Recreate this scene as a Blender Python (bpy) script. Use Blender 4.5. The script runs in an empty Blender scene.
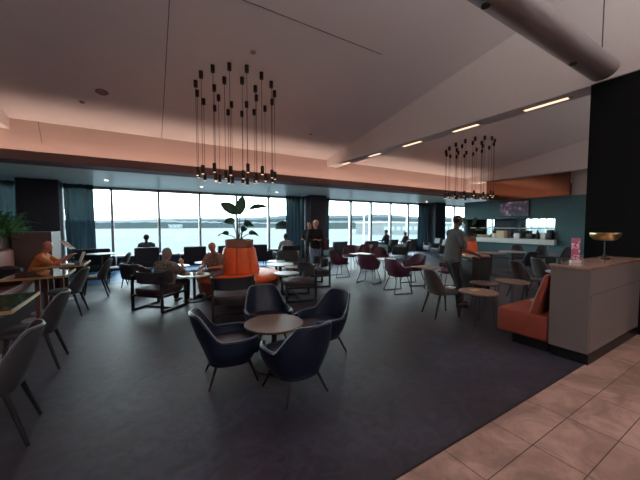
import bpy, bmesh, math, random
from mathutils import Vector, Matrix
PI = math.pi
sc = bpy.context.scene
C = sc.collection
random.seed(7)

# ------------------------------------------------------------------ materials
MATS = {}
def mat(name, col, rough=.6, metal=0., noise=0., nscale=8., spec=.5, sheen=0., emit=None, estr=0., coat=0., bump=0., bscale=200., trans=0.):
    if name in MATS: return MATS[name]
    m = bpy.data.materials.new(name); m.use_nodes = True
    nt = m.node_tree; b = nt.nodes['Principled BSDF']
    col4 = (*col, 1)
    b.inputs['Base Color'].default_value = col4
    b.inputs['Roughness'].default_value = rough
    b.inputs['Metallic'].default_value = metal
    b.inputs['Specular IOR Level'].default_value = spec
    b.inputs['Sheen Weight'].default_value = sheen
    b.inputs['Coat Weight'].default_value = coat
    if emit: b.inputs['Emission Color'].default_value = (*emit, 1); b.inputs['Emission Strength'].default_value = estr
    tc = nt.nodes.new('ShaderNodeTexCoord')
    n = nt.nodes.new('ShaderNodeTexNoise'); n.inputs['Scale'].default_value = nscale; n.inputs['Detail'].default_value = 5
    nt.links.new(tc.outputs['Object'], n.inputs['Vector'])
    r = nt.nodes.new('ShaderNodeMapRange'); a = max(noise, .03)
    r.inputs['To Min'].default_value = 1-a; r.inputs['To Max'].default_value = 1+a
    nt.links.new(n.outputs['Fac'], r.inputs['Value'])
    mx = nt.nodes.new('ShaderNodeVectorMath'); mx.operation = 'SCALE'
    mx.inputs[0].default_value = col
    nt.links.new(r.outputs['Result'], mx.inputs['Scale'])
    nt.links.new(mx.outputs['Vector'], b.inputs['Base Color'])
    if bump:
        n2 = nt.nodes.new('ShaderNodeTexNoise'); n2.inputs['Scale'].default_value = bscale
        nt.links.new(tc.outputs['Object'], n2.inputs['Vector'])
        bp = nt.nodes.new('ShaderNodeBump'); bp.inputs['Strength'].default_value = bump; bp.inputs['Distance'].default_value = .01
        nt.links.new(n2.outputs['Fac'], bp.inputs['Height']); nt.links.new(bp.outputs['Normal'], b.inputs['Normal'])
    MATS[name] = m
    return m
def nodes(m): return m.node_tree.nodes, m.node_tree.links, m.node_tree.nodes['Principled BSDF']

M_ceil = mat('ceiling_paint', (.85, .82, .81), .8, noise=.03, nscale=1.5)
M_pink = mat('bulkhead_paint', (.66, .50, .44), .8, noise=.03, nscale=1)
M_fascia = mat('fascia_paint', (.80, .77, .75), .8)
M_band = mat('bulkhead_trim', (.20, .11, .10), .7)
M_soffit = mat('soffit_paint', (.95, .95, .80), .33)
M_dark = mat('navy_cladding', (.018, .024, .042), .55)
M_black = mat('black_cladding', (.004, .005, .006), .7, spec=.15)
M_teal = mat('teal_paint', (.045, .12, .135), .6, noise=.08, nscale=2)
M_alu = mat('mullion_metal', (.42, .47, .48), .35, metal=.6)
M_navyfab = mat('navy_leather', (.008, .014, .032), .38, noise=.12, nscale=14, bump=.08, spec=.35)
M_pipe = mat('pale_piping', (.20, .22, .27), .5)
M_greyfab = mat('grey_upholstery', (.038, .038, .045), .55, noise=.12, nscale=20, bump=.1)
M_brownfab = mat('taupe_upholstery', (.065, .052, .048), .6, noise=.12, nscale=20, bump=.1)
M_maroon = mat('maroon_upholstery', (.085, .020, .048), .55, noise=.12, nscale=18, bump=.1)
M_darkfab = mat('charcoal_upholstery', (.020, .022, .030), .6, noise=.15, nscale=16, bump=.1)
M_greenfab = mat('grey_green_upholstery', (.075, .095, .095), .7, noise=.12, nscale=16, bump=.1)
M_plumfab = mat('plum_cushion', (.035, .020, .030), .65, noise=.12, nscale=16)
M_blackwood = mat('black_stained_wood', (.010, .010, .012), .65)
M_darkwood = mat('dark_walnut_leg', (.016, .008, .006), .6, noise=.2)
M_brownwood = mat('red_brown_leg', (.10, .035, .022), .45, noise=.2)
M_walnut = mat('walnut_top', (.10, .045, .032), .42, noise=.25, nscale=5)
M_oak = mat('oak_top', (.20, .115, .085), .4, noise=.2, nscale=5)
M_white = mat('white_stone_top', (.36, .39, .40), .42, noise=.1, nscale=6)
M_whitep = mat('white_glaze', (.75, .75, .73), .3)
M_orange = mat('orange_leather', (.85, .15, .040), .5, noise=.1, nscale=10, bump=.1)
M_rust = mat('rust_leather', (.26, .055, .032), .42, noise=.12, nscale=10, bump=.1)
M_redbrown = mat('red_brown_leather', (.26, .055, .035), .5, noise=.2, nscale=10, bump=.1)
M_copperbox = mat('bronze_planter', (.30, .15, .10), .5, noise=.12)
M_brass = mat('brushed_brass', (.72, .55, .28), .3, metal=1)
M_chrome = mat('steel_wire', (.10, .10, .11), .35, metal=.8)
M_leaf = mat('strelitzia_leaf', (.055, .15, .095), .4, noise=.3, nscale=6)
M_leaf2 = mat('fern_leaf', (.09, .26, .09), .45, noise=.4, nscale=6)
M_stem = mat('leaf_stem', (.09, .08, .045), .6)
M_counter = mat('putty_laminate', (.17, .145, .14), .5, noise=.04, nscale=3)
M_ctop = mat('counter_stone', (.33, .22, .18), .18, noise=.15, nscale=7)
M_plinth = mat('black_plinth', (.004, .004, .004), .4)
M_duct = mat('duct_metal', (.30, .28, .28), .38, metal=.35, noise=.05)
M_skin = mat('skin_light', (.55, .26, .19), .55)
M_skin2 = mat('skin_tanned', (.20, .095, .065), .55)
M_hairgrey = mat('hair_grey', (.30, .25, .23), .8, noise=.3, nscale=40)
M_hairdark = mat('hair_dark', (.02, .014, .011), .7, noise=.3, nscale=40)
M_hairbrown = mat('hair_brown', (.09, .045, .03), .7, noise=.3, nscale=40)
M_trous = mat('dark_trousers', (.010, .010, .014), .8)
M_jeans = mat('pale_jeans', (.16, .24, .34), .8, noise=.2)
M_greyshirt = mat('grey_shirt', (.085, .09, .09), .85, noise=.12, nscale=30)
M_blackshirt = mat('black_top', (.010, .011, .015), .85)
M_orangeshirt = mat('orange_shirt', (.62, .22, .06), .8, noise=.2)
M_paleshirt = mat('pale_shirt', (.40, .40, .36), .8)
M_shoe = mat('dark_shoe', (.012, .011, .011), .5)
M_eye = mat('eye_dark', (.01, .008, .008), .3)
M_paper = mat('paper', (.70, .62, .55), .8)
M_cream = mat('cream_card', (.62, .50, .34), .7)
M_frame = mat('white_metal', (.6, .62, .62), .4)
M_lamp = mat('strip_diffuser', (.9, .8, .7), .5, emit=(1, .62, .42), estr=1.7)
M_bulb = mat('pendant_glow', (.9, .8, .7), .5, emit=(1, .7, .45), estr=.7)
M_dl = mat('downlight_glow', (.9, .9, .9), .5, emit=(1, .9, .8), estr=3.0)

def patterned(name, c1, c2, scale, rough=.8):
    m = mat(name, c1, rough); ns, ln, b = nodes(m)
    tc = ns.new('ShaderNodeTexCoord'); v = ns.new('ShaderNodeTexVoronoi'); v.inputs['Scale'].default_value = scale
    cr = ns.new('ShaderNodeValToRGB'); cr.color_ramp.elements[0].position = .25; cr.color_ramp.elements[0].color = (*c1, 1)
    cr.color_ramp.elements[1].position = .5; cr.color_ramp.elements[1].color = (*c2, 1)
    ln.new(tc.outputs['Object'], v.inputs['Vector']); ln.new(v.outputs['Distance'], cr.inputs['Fac']); ln.new(cr.outputs['Color'], b.inputs['Base Color'])
    return m
M_dress = patterned('speckled_blouse', (.42, .36, .30), (.09, .075, .07), 38)
M_floral = patterned('floral_shirt', (.50, .22, .13), (.20, .13, .11), 24)

def carpet_mat(name, c1, c2):
    m = mat(name, c1, .52, spec=.48); ns, ln, b = nodes(m)
    tc = ns.new('ShaderNodeTexCoord')
    n1 = ns.new('ShaderNodeTexNoise'); n1.inputs['Scale'].default_value = .35; n1.inputs['Detail'].default_value = 3; n1.inputs['Distortion'].default_value = .8
    n2 = ns.new('ShaderNodeTexNoise'); n2.inputs['Scale'].default_value = 7; n2.inputs['Detail'].default_value = 8; n2.inputs['Distortion'].default_value = 1.5
    cr = ns.new('ShaderNodeValToRGB'); cr.color_ramp.elements[0].position = .42; cr.color_ramp.elements[0].color = (*c1, 1)
    cr.color_ramp.elements[1].position = .58; cr.color_ramp.elements[1].color = (*c2, 1)
    mr = ns.new('ShaderNodeMapRange'); mr.inputs['From Min'].default_value = .3; mr.inputs['From Max'].default_value = .7; mr.inputs['To Min'].default_value = .55; mr.inputs['To Max'].default_value = 1.45
    sm = ns.new('ShaderNodeVectorMath'); sm.operation = 'SCALE'
    for n in (n1, n2): ln.new(tc.outputs['Object'], n.inputs['Vector'])
    ln.new(n1.outputs['Fac'], cr.inputs['Fac']); ln.new(n2.outputs['Fac'], mr.inputs['Value'])
    ln.new(cr.outputs['Color'], sm.inputs[0]); ln.new(mr.outputs['Result'], sm.inputs['Scale']); ln.new(sm.outputs['Vector'], b.inputs['Base Color'])
    bp = ns.new('ShaderNodeBump'); bp.inputs['Strength'].default_value = .3; n3 = ns.new('ShaderNodeTexNoise'); n3.inputs['Scale'].default_value = 90
    ln.new(tc.outputs['Object'], n3.inputs['Vector']); ln.new(n3.outputs['Fac'], bp.inputs['Height']); ln.new(bp.outputs['Normal'], b.inputs['Normal'])
    return m
M_carpet = carpet_mat('slate_carpet', (.018, .014, .023), (.036, .036, .058))
M_bluecarpet = carpet_mat('blue_carpet', (.025, .095, .19), (.035, .12, .23))

def tile_mat():
    m = mat('travertine_tile', (.3, .2, .17), .38, spec=.35); ns, ln, b = nodes(m)
    tc = ns.new('ShaderNodeTexCoord'); mp = ns.new('ShaderNodeMapping')
    mp.inputs['Location'].default_value = (-.645, .27+.3, 0)
    ln.new(tc.outputs['Object'], mp.inputs['Vector'])
    br = ns.new('ShaderNodeTexBrick'); br.offset = 0; br.inputs['Scale'].default_value = 1
    br.inputs['Brick Width'].default_value = .59; br.inputs['Row Height'].default_value = .313; br.inputs['Mortar Size'].default_value = .0035
    br.inputs['Color1'].default_value = (.36, .235, .20, 1); br.inputs['Color2'].default_value = (.30, .19, .16, 1); br.inputs['Mortar'].default_value = (.05, .035, .03, 1)
    ln.new(mp.outputs['Vector'], br.inputs['Vector'])
    n = ns.new('ShaderNodeTexNoise'); n.inputs['Scale'].default_value = 2.6; n.inputs['Detail'].default_value = 9; n.inputs['Roughness'].default_value = .65; n.inputs['Distortion'].default_value = 1.1
    ln.new(tc.outputs['Object'], n.inputs['Vector'])
    mr = ns.new('ShaderNodeMapRange'); mr.inputs['From Min'].default_value = .38; mr.inputs['From Max'].default_value = .65; mr.inputs['To Min'].default_value = .62; mr.inputs['To Max'].default_value = 1.15
    ln.new(n.outputs['Fac'], mr.inputs['Value'])
    s = ns.new('ShaderNodeVectorMath'); s.operation = 'SCALE'; ln.new(br.outputs['Color'], s.inputs[0]); ln.new(mr.outputs['Result'], s.inputs['Scale'])
    ln.new(s.outputs['Vector'], b.inputs['Base Color'])
    return m
M_tile = tile_mat()

def glass_mat():
    m = bpy.data.materials.new('window_glass'); m.use_nodes = True; nt = m.node_tree; nt.nodes.clear()
    o = nt.nodes.new('ShaderNodeOutputMaterial'); t = nt.nodes.new('ShaderNodeBsdfTransparent'); g = nt.nodes.new('ShaderNodeBsdfGlossy')
    t.inputs['Color'].default_value = (.96, 1, .99, 1); g.inputs['Roughness'].default_value = .02
    lw = nt.nodes.new('ShaderNodeLayerWeight'); lw.inputs['Blend'].default_value = .5; pw = nt.nodes.new('ShaderNodeMath'); pw.operation = 'POWER'; pw.inputs[1].default_value = 5
    f = nt.nodes.new('ShaderNodeMath'); f.operation = 'MULTIPLY_ADD'; f.inputs[1].default_value = .8; f.inputs[2].default_value = .025
    nt.links.new(lw.outputs['Facing'], pw.inputs[0]); nt.links.new(pw.outputs[0], f.inputs[0])
    x = nt.nodes.new('ShaderNodeMixShader')
    nt.links.new(f.outputs[0], x.inputs[0]); nt.links.new(t.outputs[0], x.inputs[1]); nt.links.new(g.outputs[0], x.inputs[2]); nt.links.new(x.outputs[0], o.inputs[0])
    return m
M_glass = glass_mat()
def curtain_mat():
    m = mat('sheer_curtain', (.020, .032, .045), .8); ns, ln, b = nodes(m)
    out = ns['Material Output']; t = ns.new('ShaderNodeBsdfTranslucent'); t.inputs['Color'].default_value = (.035, .060, .078, 1)
    tp = ns.new('ShaderNodeBsdfTransparent'); tp.inputs['Color'].default_value = (.5, .8, .85, 1)
    x = ns.new('ShaderNodeMixShader'); x.inputs[0].default_value = .22; x2 = ns.new('ShaderNodeMixShader'); x2.inputs[0].default_value = .004
    ln.new(b.outputs[0], x.inputs[1]); ln.new(t.outputs[0], x.inputs[2]); ln.new(x.outputs[0], x2.inputs[1]); ln.new(tp.outputs[0], x2.inputs[2]); ln.new(x2.outputs[0], out.inputs[0])
    return m
M_curtain = curtain_mat()
M_mirror = mat('bar_mirror', (.62, .70, .70), .03, metal=1)
M_copper = mat('copper_panel', (.29, .15, .10), .10, metal=.95, noise=.1, nscale=2)

# ------------------------------------------------------------------ helpers
def obj(name, bm, m, parent=None, smooth=True, loc=None):
    me = bpy.data.meshes.new(name)
    bmesh.ops.recalc_face_normals(bm, faces=bm.faces)
    bm.to_mesh(me); bm.free()
    if smooth:
        for p in me.polygons: p.use_smooth = True
        try: me.set_sharp_from_angle(angle=math.radians(40))
        except Exception: pass
    ms = m if isinstance(m, (list, tuple)) else [m]
    for k in ms: me.materials.append(k)
    o = bpy.data.objects.new(name, me); C.objects.link(o)
    if parent: o.parent = parent
    if loc: o.location = loc
    return o
def tag(o, label=None, cat=None, group=None, kind=None):
    if label: o['label'] = label
    if cat: o['category'] = cat
    if group: o['group'] = group
    if kind: o['kind'] = kind
    return o
def thing(name, label, cat, loc=(0, 0, 0), rz=0, group=None):
    o = bpy.data.objects.new(name, None); C.objects.link(o); o.empty_display_size = .1
    o.location = loc; o.rotation_euler = (0, 0, rz)
    return tag(o, label, cat, group)
def kids(o): return [c for c in C.objects if c.parent == o]
def copy_tree(o, parent=None):
    c = o.copy(); C.objects.link(c); c.parent = parent
    for ch in KIDS(o): copy_tree(ch, c)
    return c
def KIDS(o): return list(o.children)
def face(dx, dy): return math.atan2(-dx, dy)     # local +Y looks along (dx,dy)
def put(proto, used, label, x, y, rz, group=None, z=0, scale=None, cat=None):
    o = proto if not used.get(proto.name) else copy_tree(proto)
    used[proto.name] = True
    o.location = (x, y, z); o.rotation_euler = (0, 0, rz); tag(o, label, cat, group)
    if scale: o.scale = scale
    return o
USED = {}
def box(bm, x0, x1, y0, y1, z0, z1, bev=0, seg=2):
    vs = [bm.verts.new(p) for p in ((x0,y0,z0),(x1,y0,z0),(x1,y1,z0),(x0,y1,z0),(x0,y0,z1),(x1,y0,z1),(x1,y1,z1),(x0,y1,z1))]
    fs = [bm.faces.new([vs[i] for i in f]) for f in ((3,2,1,0),(4,5,6,7),(0,1,5,4),(1,2,6,5),(2,3,7,6),(3,0,4,7))]
    if bev:
        es = list({e for f in fs for e in f.edges})
        bmesh.ops.bevel(bm, geom=es, offset=bev, segments=seg, affect='EDGES', profile=.6)
    return bm
def B(*a, **k): return box(bmesh.new(), *a, **k)
def rod(bm, a, b, r0, r1=None, n=10):
    a, b = Vector(a), Vector(b); r1 = r0 if r1 is None else r1
    d = (b-a).normalized(); u = d.orthogonal().normalized(); w = d.cross(u)
    A = [bm.verts.new(a+(u*math.cos(2*PI*i/n)+w*math.sin(2*PI*i/n))*r0) for i in range(n)]
    Bv = [bm.verts.new(b+(u*math.cos(2*PI*i/n)+w*math.sin(2*PI*i/n))*r1) for i in range(n)]
    for i in range(n): bm.faces.new((A[i], A[(i+1) % n], Bv[(i+1) % n], Bv[i]))
    bm.faces.new(A[::-1]); bm.faces.new(Bv)
    return bm
def tube(bm, pts, r, n=8, closed=False):
    pts = [Vector(p) for p in pts]; rings = []
    N = len(pts); up = None
    for i, p in enumerate(pts):
        if closed: d = pts[(i+1) % N]-pts[i-1]
        else: d = pts[min(i+1, N-1)]-pts[max(i-1, 0)]
        d.normalize()
        up = d.orthogonal().normalized() if up is None else (up-d*up.dot(d)).normalized()
        w = d.cross(up); rr = r[i] if isinstance(r, (list, tuple)) else r
        rings.append([bm.verts.new(p+(up*math.cos(2*PI*k/n)+w*math.sin(2*PI*k/n))*rr) for k in range(n)])
    for i in range(N if closed else N-1):
        a, b = rings[i], rings[(i+1) % N]
        for k in range(n): bm.faces.new((a[k], a[(k+1) % n], b[(k+1) % n], b[k]))
    if not closed: bm.faces.new(rings[0][::-1]); bm.faces.new(rings[-1])
    return bm
def lathe(bm, prof, n=32, cx=0, cy=0, a0=0, a1=2*PI):
    full = abs(a1-a0-2*PI) < 1e-6; cols = []
    for i in range(n if full else n+1):
        t = a0+(a1-a0)*i/n
        cols.append([bm.verts.new((cx+r*math.cos(t), cy+r*math.sin(t), z)) for r, z in prof])
    L = len(cols)
    for i in range(L if full else L-1):
        a, b = cols[i], cols[(i+1) % L]
        for k in range(len(prof)-1):
            if prof[k][0] < 1e-6 and prof[k+1][0] < 1e-6: continue
            bm.faces.new((a[k], b[k], b[k+1], a[k+1]))
    if not full and len(prof) > 2:
        for c in (cols[0], cols[-1]):
            try: bm.faces.new(c)
            except Exception: pass
    bmesh.ops.remove_doubles(bm, verts=bm.verts, dist=1e-5)
    return bm
def disc(r, z0, z1, bev=.006, n=40, cx=0, cy=0):
    return lathe(bmesh.new(), [(0, z0), (r-bev, z0), (r, z0+bev), (r, z1-bev), (r-bev, z1), (0, z1)], n, cx, cy)
def grid(bm, rows, closed=False):
    V = [[bm.verts.new(p) for p in r] for r in rows]
    for i in range(len(V)-1):
        n = len(V[i])
        for j in range(n if closed else n-1):
            bm.faces.new((V[i][j], V[i][(j+1) % n], V[i+1][(j+1) % n], V[i+1][j]))
    return V
def sm(x, a, b):
    t = max(0, min(1, (x-a)/(b-a))); return t*t*(3-2*t)

# ------------------------------------------------------------------ camera
cd = bpy.data.cameras.new('camera'); cam = bpy.data.objects.new('camera', cd); C.objects.link(cam)
cd.sensor_width = 36; cd.lens = 36*300/640; cd.clip_end = 5000; cd.clip_start = .05
cam.location = (0, 0, 1.6); cam.rotation_euler = (math.radians(90-2.9), 0, -math.radians(31.3))
sc.camera = cam

# ------------------------------------------------------------------ room shell
def structure(name, bm, m, parent=None, smooth=False):
    o = obj(name, bm, m, parent, smooth)
    if not parent: o['kind'] = 'structure'
    return o
XL, XR, YW, YB = -7.0, 24.0, 12.8, -5.0
structure('floor', B(XL, XR, 1.3, YW, -.2, 0), M_carpet)
structure('floor_tiles', B(XL, XR, YB, 1.3, -.2, 0), M_tile)
structure('trim_1', B(XL, XR, 1.295, 1.31, -.01, .003), mat('floor_trim', (.02, .015, .012), .4, metal=.5))
structure('floor_blue', B(XL, 5.6, 9.9, YW-.2, 0, .004), M_bluecarpet)
SL = .176
def cz(y): return 4.05+SL*(9.7-y)
def slab(x0, x1):
    bm = bmesh.new()
    y0, y1 = YB, 9.7
    pts = [(y0, cz(y0)), (y1, cz(y1)), (y1, cz(y1)+.2), (y0, cz(y0)+.2)]
    grid(bm, [[(x0, y, z) for y, z in pts], [(x1, y, z) for y, z in pts]], closed=True)
    bm.faces.new([v for v in bm.verts if abs(v.co.x-x0) < 1e-6]); bm.faces.new([v for v in bm.verts if abs(v.co.x-x1) < 1e-6])
    return bm
structure('ceiling', slab(XL, XR), M_ceil)
# panel joints of the ceiling
def seam(n, a, b, w=.012):
    bm = bmesh.new(); tube(bm, [a, b], w/2, 6); structure('trim_%d' % n, bm, mat('ceiling_joint', (.16, .13, .12), .9))
seam(2, (.65, 9.68, cz(9.68)-.002), (.47, 4.57, cz(4.57)-.002))
seam(3, (-2.4, 4.57, cz(4.57)-.002), (4.2, 4.57, cz(4.57)-.002))
seam(4, (-1.9, 9.68, 3.55), (-1.95, 9.68, 4.05), .01)
# beams between the bays
def beam(n, x0, x1, y0=YB):
    bm = bmesh.new()
    pts = [(y0, 3.8), (9.72, 3.8), (9.72, cz(9.72)+.1), (y0, cz(y0)+.1)]
    grid(bm, [[(x0, y, z) for y, z in pts], [(x1, y, z) for y, z in pts]], closed=True)
    bm.faces.new([v for v in bm.verts if abs(v.co.x-x0) < 1e-6]); bm.faces.new([v for v in bm.verts if abs(v.co.x-x1) < 1e-6])
    return structure('ceiling_beam_%d' % n, bm, M_fascia)
beam(1, -3.0, -2.45); beam(2, 6.2, 6.62); beam(3, 15.1, 15.75)
# bulkhead and soffit by the windows
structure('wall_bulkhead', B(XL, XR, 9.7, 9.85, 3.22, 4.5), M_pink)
bm = bmesh.new(); box(bm, XL, XR, 9.22, 9.86, 3.04, 3.10); box(bm, XL, XR, 9.18, 9.24, 3.04, 3.25)
structure('trim_5', bm, M_band)
structure('trim_7', B(XL, XR, 9.29, 9.37, 3.101, 3.115), mat('cove_led', (.9, .6, .5), .5, emit=(1, .5, .36), estr=.6))
bm = bmesh.new()
grid(bm, [[(x, 9.84, 3.03), (x, YW+.3, 2.9), (x, YW+.3, 3.3), (x, 9.84, 3.3)] for x in (XL, XR)], closed=True)
structure('ceiling_soffit', bm, M_soffit)
structure('wall_left', B(XL-.2, XL, YB, YW+.3, -.2, 7), M_dark)
structure('wall_right', B(XR, XR+.2, YB, YW+.3, -.2, 7), M_dark)
structure('wall_back', B(XL, XR, YB-.2, YB, -.2, 7), mat('warm_wall', (.30, .22, .19), .8))
# window wall
MX = [-6.6, -5.15, -3.7, -2.2, -.74, .72, 2.17, 3.65, 5.1, 6.6, 8.2, 9.75, 11.15, 12.65, 14.1, 15.5, 17.0, 18.6, 20.2, 21.8, 23.6]
M_spand = mat('spandrel', (.022, .028, .036), .5)
structure('wall_sill', B(XL, XR, YW, YW+.2, -.2, .42), M_spand)
structure('wall_head', B(XL, XR, YW, YW+.2, 2.88, 3.5), M_spand)
structure('trim_6', B(XL, XR, YW-.12, YW, .40, .46), M_spand)
for i in range(len(MX)-1):
    a, b = MX[i], MX[i+1]
    w = .05 if b < 6 else .085
    bm = bmesh.new(); y0, y1 = YW+.02, YW+.16
    box(bm, b-w, b, y0, y1, .42, 2.9); box(bm, a, a+w*.6, y0, y1, .42, 2.9)
    box(bm, a, b, y0, y1, 2.82, 2.9); box(bm, a, b, y0, y1, .42, .5)
    f = structure('window_%d' % (i+1), bm, M_alu)
    obj('window_pane', B(a+w*.6, b-w, YW+.09, YW+.1, .5, 2.82), M_glass, f, False)
for n, x, w in ((1, -2.95, .95), (2, 6.72, .85), (3, 15.35, .9)):
    structure('column_%d' % n, B(x, x+w, 11.85, 12.6, 0, 2.97, bev=.01), M_dark)

def curtain(x0, x1, label, y=12.45, amp=.06):
    n = int((x1-x0)*60); rows = []
    ph = random.random()*6
    for z in [.02+k*.29 for k in range(11)]:
        r = []
        for i in range(n+1):
            x = x0+(x1-x0)*i/n
            a = amp*(.75+.25*z/2.9)
            r.append((x+.015*math.sin(9*x+z), y+a*math.sin(x*34+ph+.6*math.sin(x*7+z*.5))+.02*math.sin(x*11+z), z))
        rows.append(r)
    bm = bmesh.new(); grid(bm, rows)
    bmesh.ops.solidify(bm, geom=bm.faces[:], thickness=.004)
    return tag(obj('curtain', bm, M_curtain), label, 'curtain')
curtain(-5.2, -2.98, 'teal sheer curtain left of the navy column behind the fern')
curtain(-1.98, -1.2, 'teal sheer curtain between the navy column and leftmost window')
curtain(5.75, 6.70, 'dark teal curtain left of the central window column')
curtain(7.6, 8.1, 'narrow dark curtain right of the central window column')
curtain(14.5, 15.33, 'dark curtain left of the far right window column')
curtain(16.28, 17.1, 'teal curtain right of the far right window column')

# black wall and bar wall
structure('wall_black', B(6.2, 6.62, YB, 1.93, 0, 3.82), M_black)
def barwall():
    bm = bmesh.new(); X0, X1 = 15.5, 15.72
    box(bm, X0, X1, YB, 5.85, 0, 2.83); box(bm, X0, X1, 5.85, 10.1, 0, .78); box(bm, X0, X1, 5.85, 10.1, 1.9, 2.83)
    box(bm, X0, X1, 10.0, 10.1, .78, 1.9)
    return bm
structure('wall_bar', barwall(), M_teal)
structure('wall_bar_recess', B(16.6, 16.7, 5.0, 10.2, 0, 2.83), M_dark)
structure('ceiling_recess', B(15.72, 16.7, 5.0, 10.2, 2.0, 2.1), M_dark)
structure('wall_recess_end', B(15.72, 16.6, 10.0, 10.1, 0, 2.83), M_dark)
tag(obj('mirror', B(16.55, 16.6, 5.9, 8.15, .95, 1.95), M_mirror, smooth=False), 'wide back bar mirror reflecting the bright windows', 'mirror')
tag(obj('mirror', B(16.55, 16.6, 9.02, 9.4, .95, 1.95), M_mirror, smooth=False), 'narrow bright mirror panel at the left of the back bar', 'mirror')
tag(obj('bar_counter', box(box(bmesh.new(), 15.25, 15.495, 5.75, 9.98, .72, .95, bev=.01), 15.49, 16.1, 5.86, 9.98, .785, .945), mat('bar_front', (.50, .54, .54), .4), smooth=False), 'pale bar counter in the opening of the teal wall', 'counter')
tag(obj('hanging_shelf', B(15.74, 16.0, 5.7, 9.9, 1.42, 1.45), M_frame, smooth=False), 'thin metal shelf running across the bar opening', 'shelf')
# copper panel
tag(obj('copper_panel', B(15.42, 15.50, 5.35, 8.85, 2.832, 3.799), M_copper, smooth=False), 'reflective copper panel above the teal bar wall', 'panel')
structure('wall_grille', B(15.55, 15.68, YB, 5.33, 2.83, 3.8), mat('pale_grille', (.42, .38, .36), .6))

# TV
tv = thing('television', 'wall mounted television showing a dark picture above the bar', 'television', (15.5, 7.5, 1.97))
obj('frame', B(-.05, 0, -.66, .66, 0, .78, bev=.008), M_plinth, tv)
def screen_mat():
    m = mat('screen_picture', (.01, .01, .02), .3); ns, ln, b = nodes(m)
    tc = ns.new('ShaderNodeTexCoord'); n = ns.new('ShaderNodeTexNoise'); n.inputs['Scale'].default_value = 5; n.inputs['Detail'].default_value = 5
    ln.new(tc.outputs['Object'], n.inputs['Vector'])
    cr = ns.new('ShaderNodeValToRGB'); e = cr.color_ramp.elements
    e[0].position = .42; e[0].color = (.006, .008, .02, 1); e[1].position = .72; e[1].color = (.45, .5, .6, 1)
    q = e.new(.52); q.color = (.08, .04, .09, 1); q = e.new(.6); q.color = (.35, .10, .13, 1)
    ln.new(n.outputs['Fac'], cr.inputs['Fac']); ln.new(cr.outputs['Color'], b.inputs['Emission Color']); b.inputs['Emission Strength'].default_value = .35
    return m
obj('screen', B(-.055, -.049, -.62, .62, .04, .74), screen_mat(), tv, False)

# things on the bar counter
def onbar(name, label, cat, y, w, d, h, m, x=15.5, rnd=0):
    if rnd: bm = lathe(bmesh.new(), [(0, 0), (w/2, 0), (w/2, h*.6), (w/5, h*.8), (w/5, h), (0, h)], 14)
    else: bm = B(-d/2, d/2, -w/2, w/2, 0, h, bev=.015)
    o = obj(name, bm, m, loc=(x-.05, y, .951)); return tag(o, label, cat)
onbar('display_box', 'cream cardboard box on the bar counter', 'box', 8.05, .36, .3, .36, M_cream)
onbar('display_box', 'brown box beside the cream box on the bar', 'box', 7.78, .16, .3, .34, M_copperbox)
onbar('napkin_box', 'small white box on the bar right of the brown box', 'box', 7.3, .26, .25, .24, M_whitep)
onbar('coffee_machine', 'dark squat machine on the bar before the mirror', 'machine', 6.75, .28, .3, .24, M_plinth)
onbar('bottle', 'dark bottle standing on the bar beside the squat machine', 'bottle', 6.48, .14, .14, .42, M_plinth, rnd=1)
onbar('white_canister', 'white canister on the bar near its right end', 'canister', 6.22, .2, .2, .3, M_whitep)
onbar('grinder', 'tall dark grinder at the right end of the bar', 'grinder', 5.98, .2, .25, .42, M_plinth)
onbar('basket_tray', 'long brown tray at the left of the bar', 'tray', 8.95, .8, .3, .14, M_copperbox)
onbar('menu_card', 'pale leaflet holder beside the cream box on the bar', 'holder', 8.4, .2, .15, .22, M_paper)

# ------------------------------------------------------------------ beam light strips
def strip(x, y0, y1, label, z=3.8):
    t = thing('strip_light', label, 'light', (x, (y0+y1)/2, z), 0, 'light strips under the ceiling beam')
    h = (y1-y0)/2
    obj('housing', B(-.07, .07, -h-.05, h+.05, -.015, 0), M_frame, t, False)
    obj('diffuser', B(-.045, .045, -h, h, -.022, -.014), M_lamp, t, False)
strip(6.41, 2.3, 2.98, 'linear ceiling light in the beam, closest to the black wall')
strip(6.41, 3.9, 4.5, 'second linear beam light out from the black wall')
strip(6.41, 5.45, 6.05, 'middle linear light in the row along the beam')
strip(6.41, 7.0, 7.5, 'linear beam light second from the pink bulkhead')
strip(6.41, 8.55, 8.95, 'linear beam light closest to the pink bulkhead')
strip(-2.7, 8.0, 8.8, 'linear light under the beam at the left edge')
strip(15.4, 8.9, 9.3, 'linear light under the far beam left of the copper panel')

# duct
t = thing('duct', 'round grey duct hanging across the ceiling at upper right', 'duct', (0, 1.70, 3.86))
bm = bmesh.new()
rod(bm, (-2, 0, 0), (5.92, 0, 0), .165, .165, 40)
for v in bm.verts:
    if v.co.x > 5: v.co.x += v.co.z*.6
obj('pipe', bm, M_duct, t)
for x in (2.9, 4.9):
    obj('nozzle', lathe(bmesh.new(), [(0, -.178), (.04, -.178), (.045, -.165), (.03, -.15), (0, -.15)], 16, x, .02), M_plinth, t)
bm = bmesh.new(); rod(bm, (5.8, 0, .16), (5.8, 0, cz(1.70)-3.86), .008); obj('hanger_rod', bm, M_chrome, t)
bm = bmesh.new(); rod(bm, (-1, 0, .16), (-1, 0, cz(1.70)-3.86), .008); obj('hanger_rod', bm, M_chrome, t)

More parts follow.
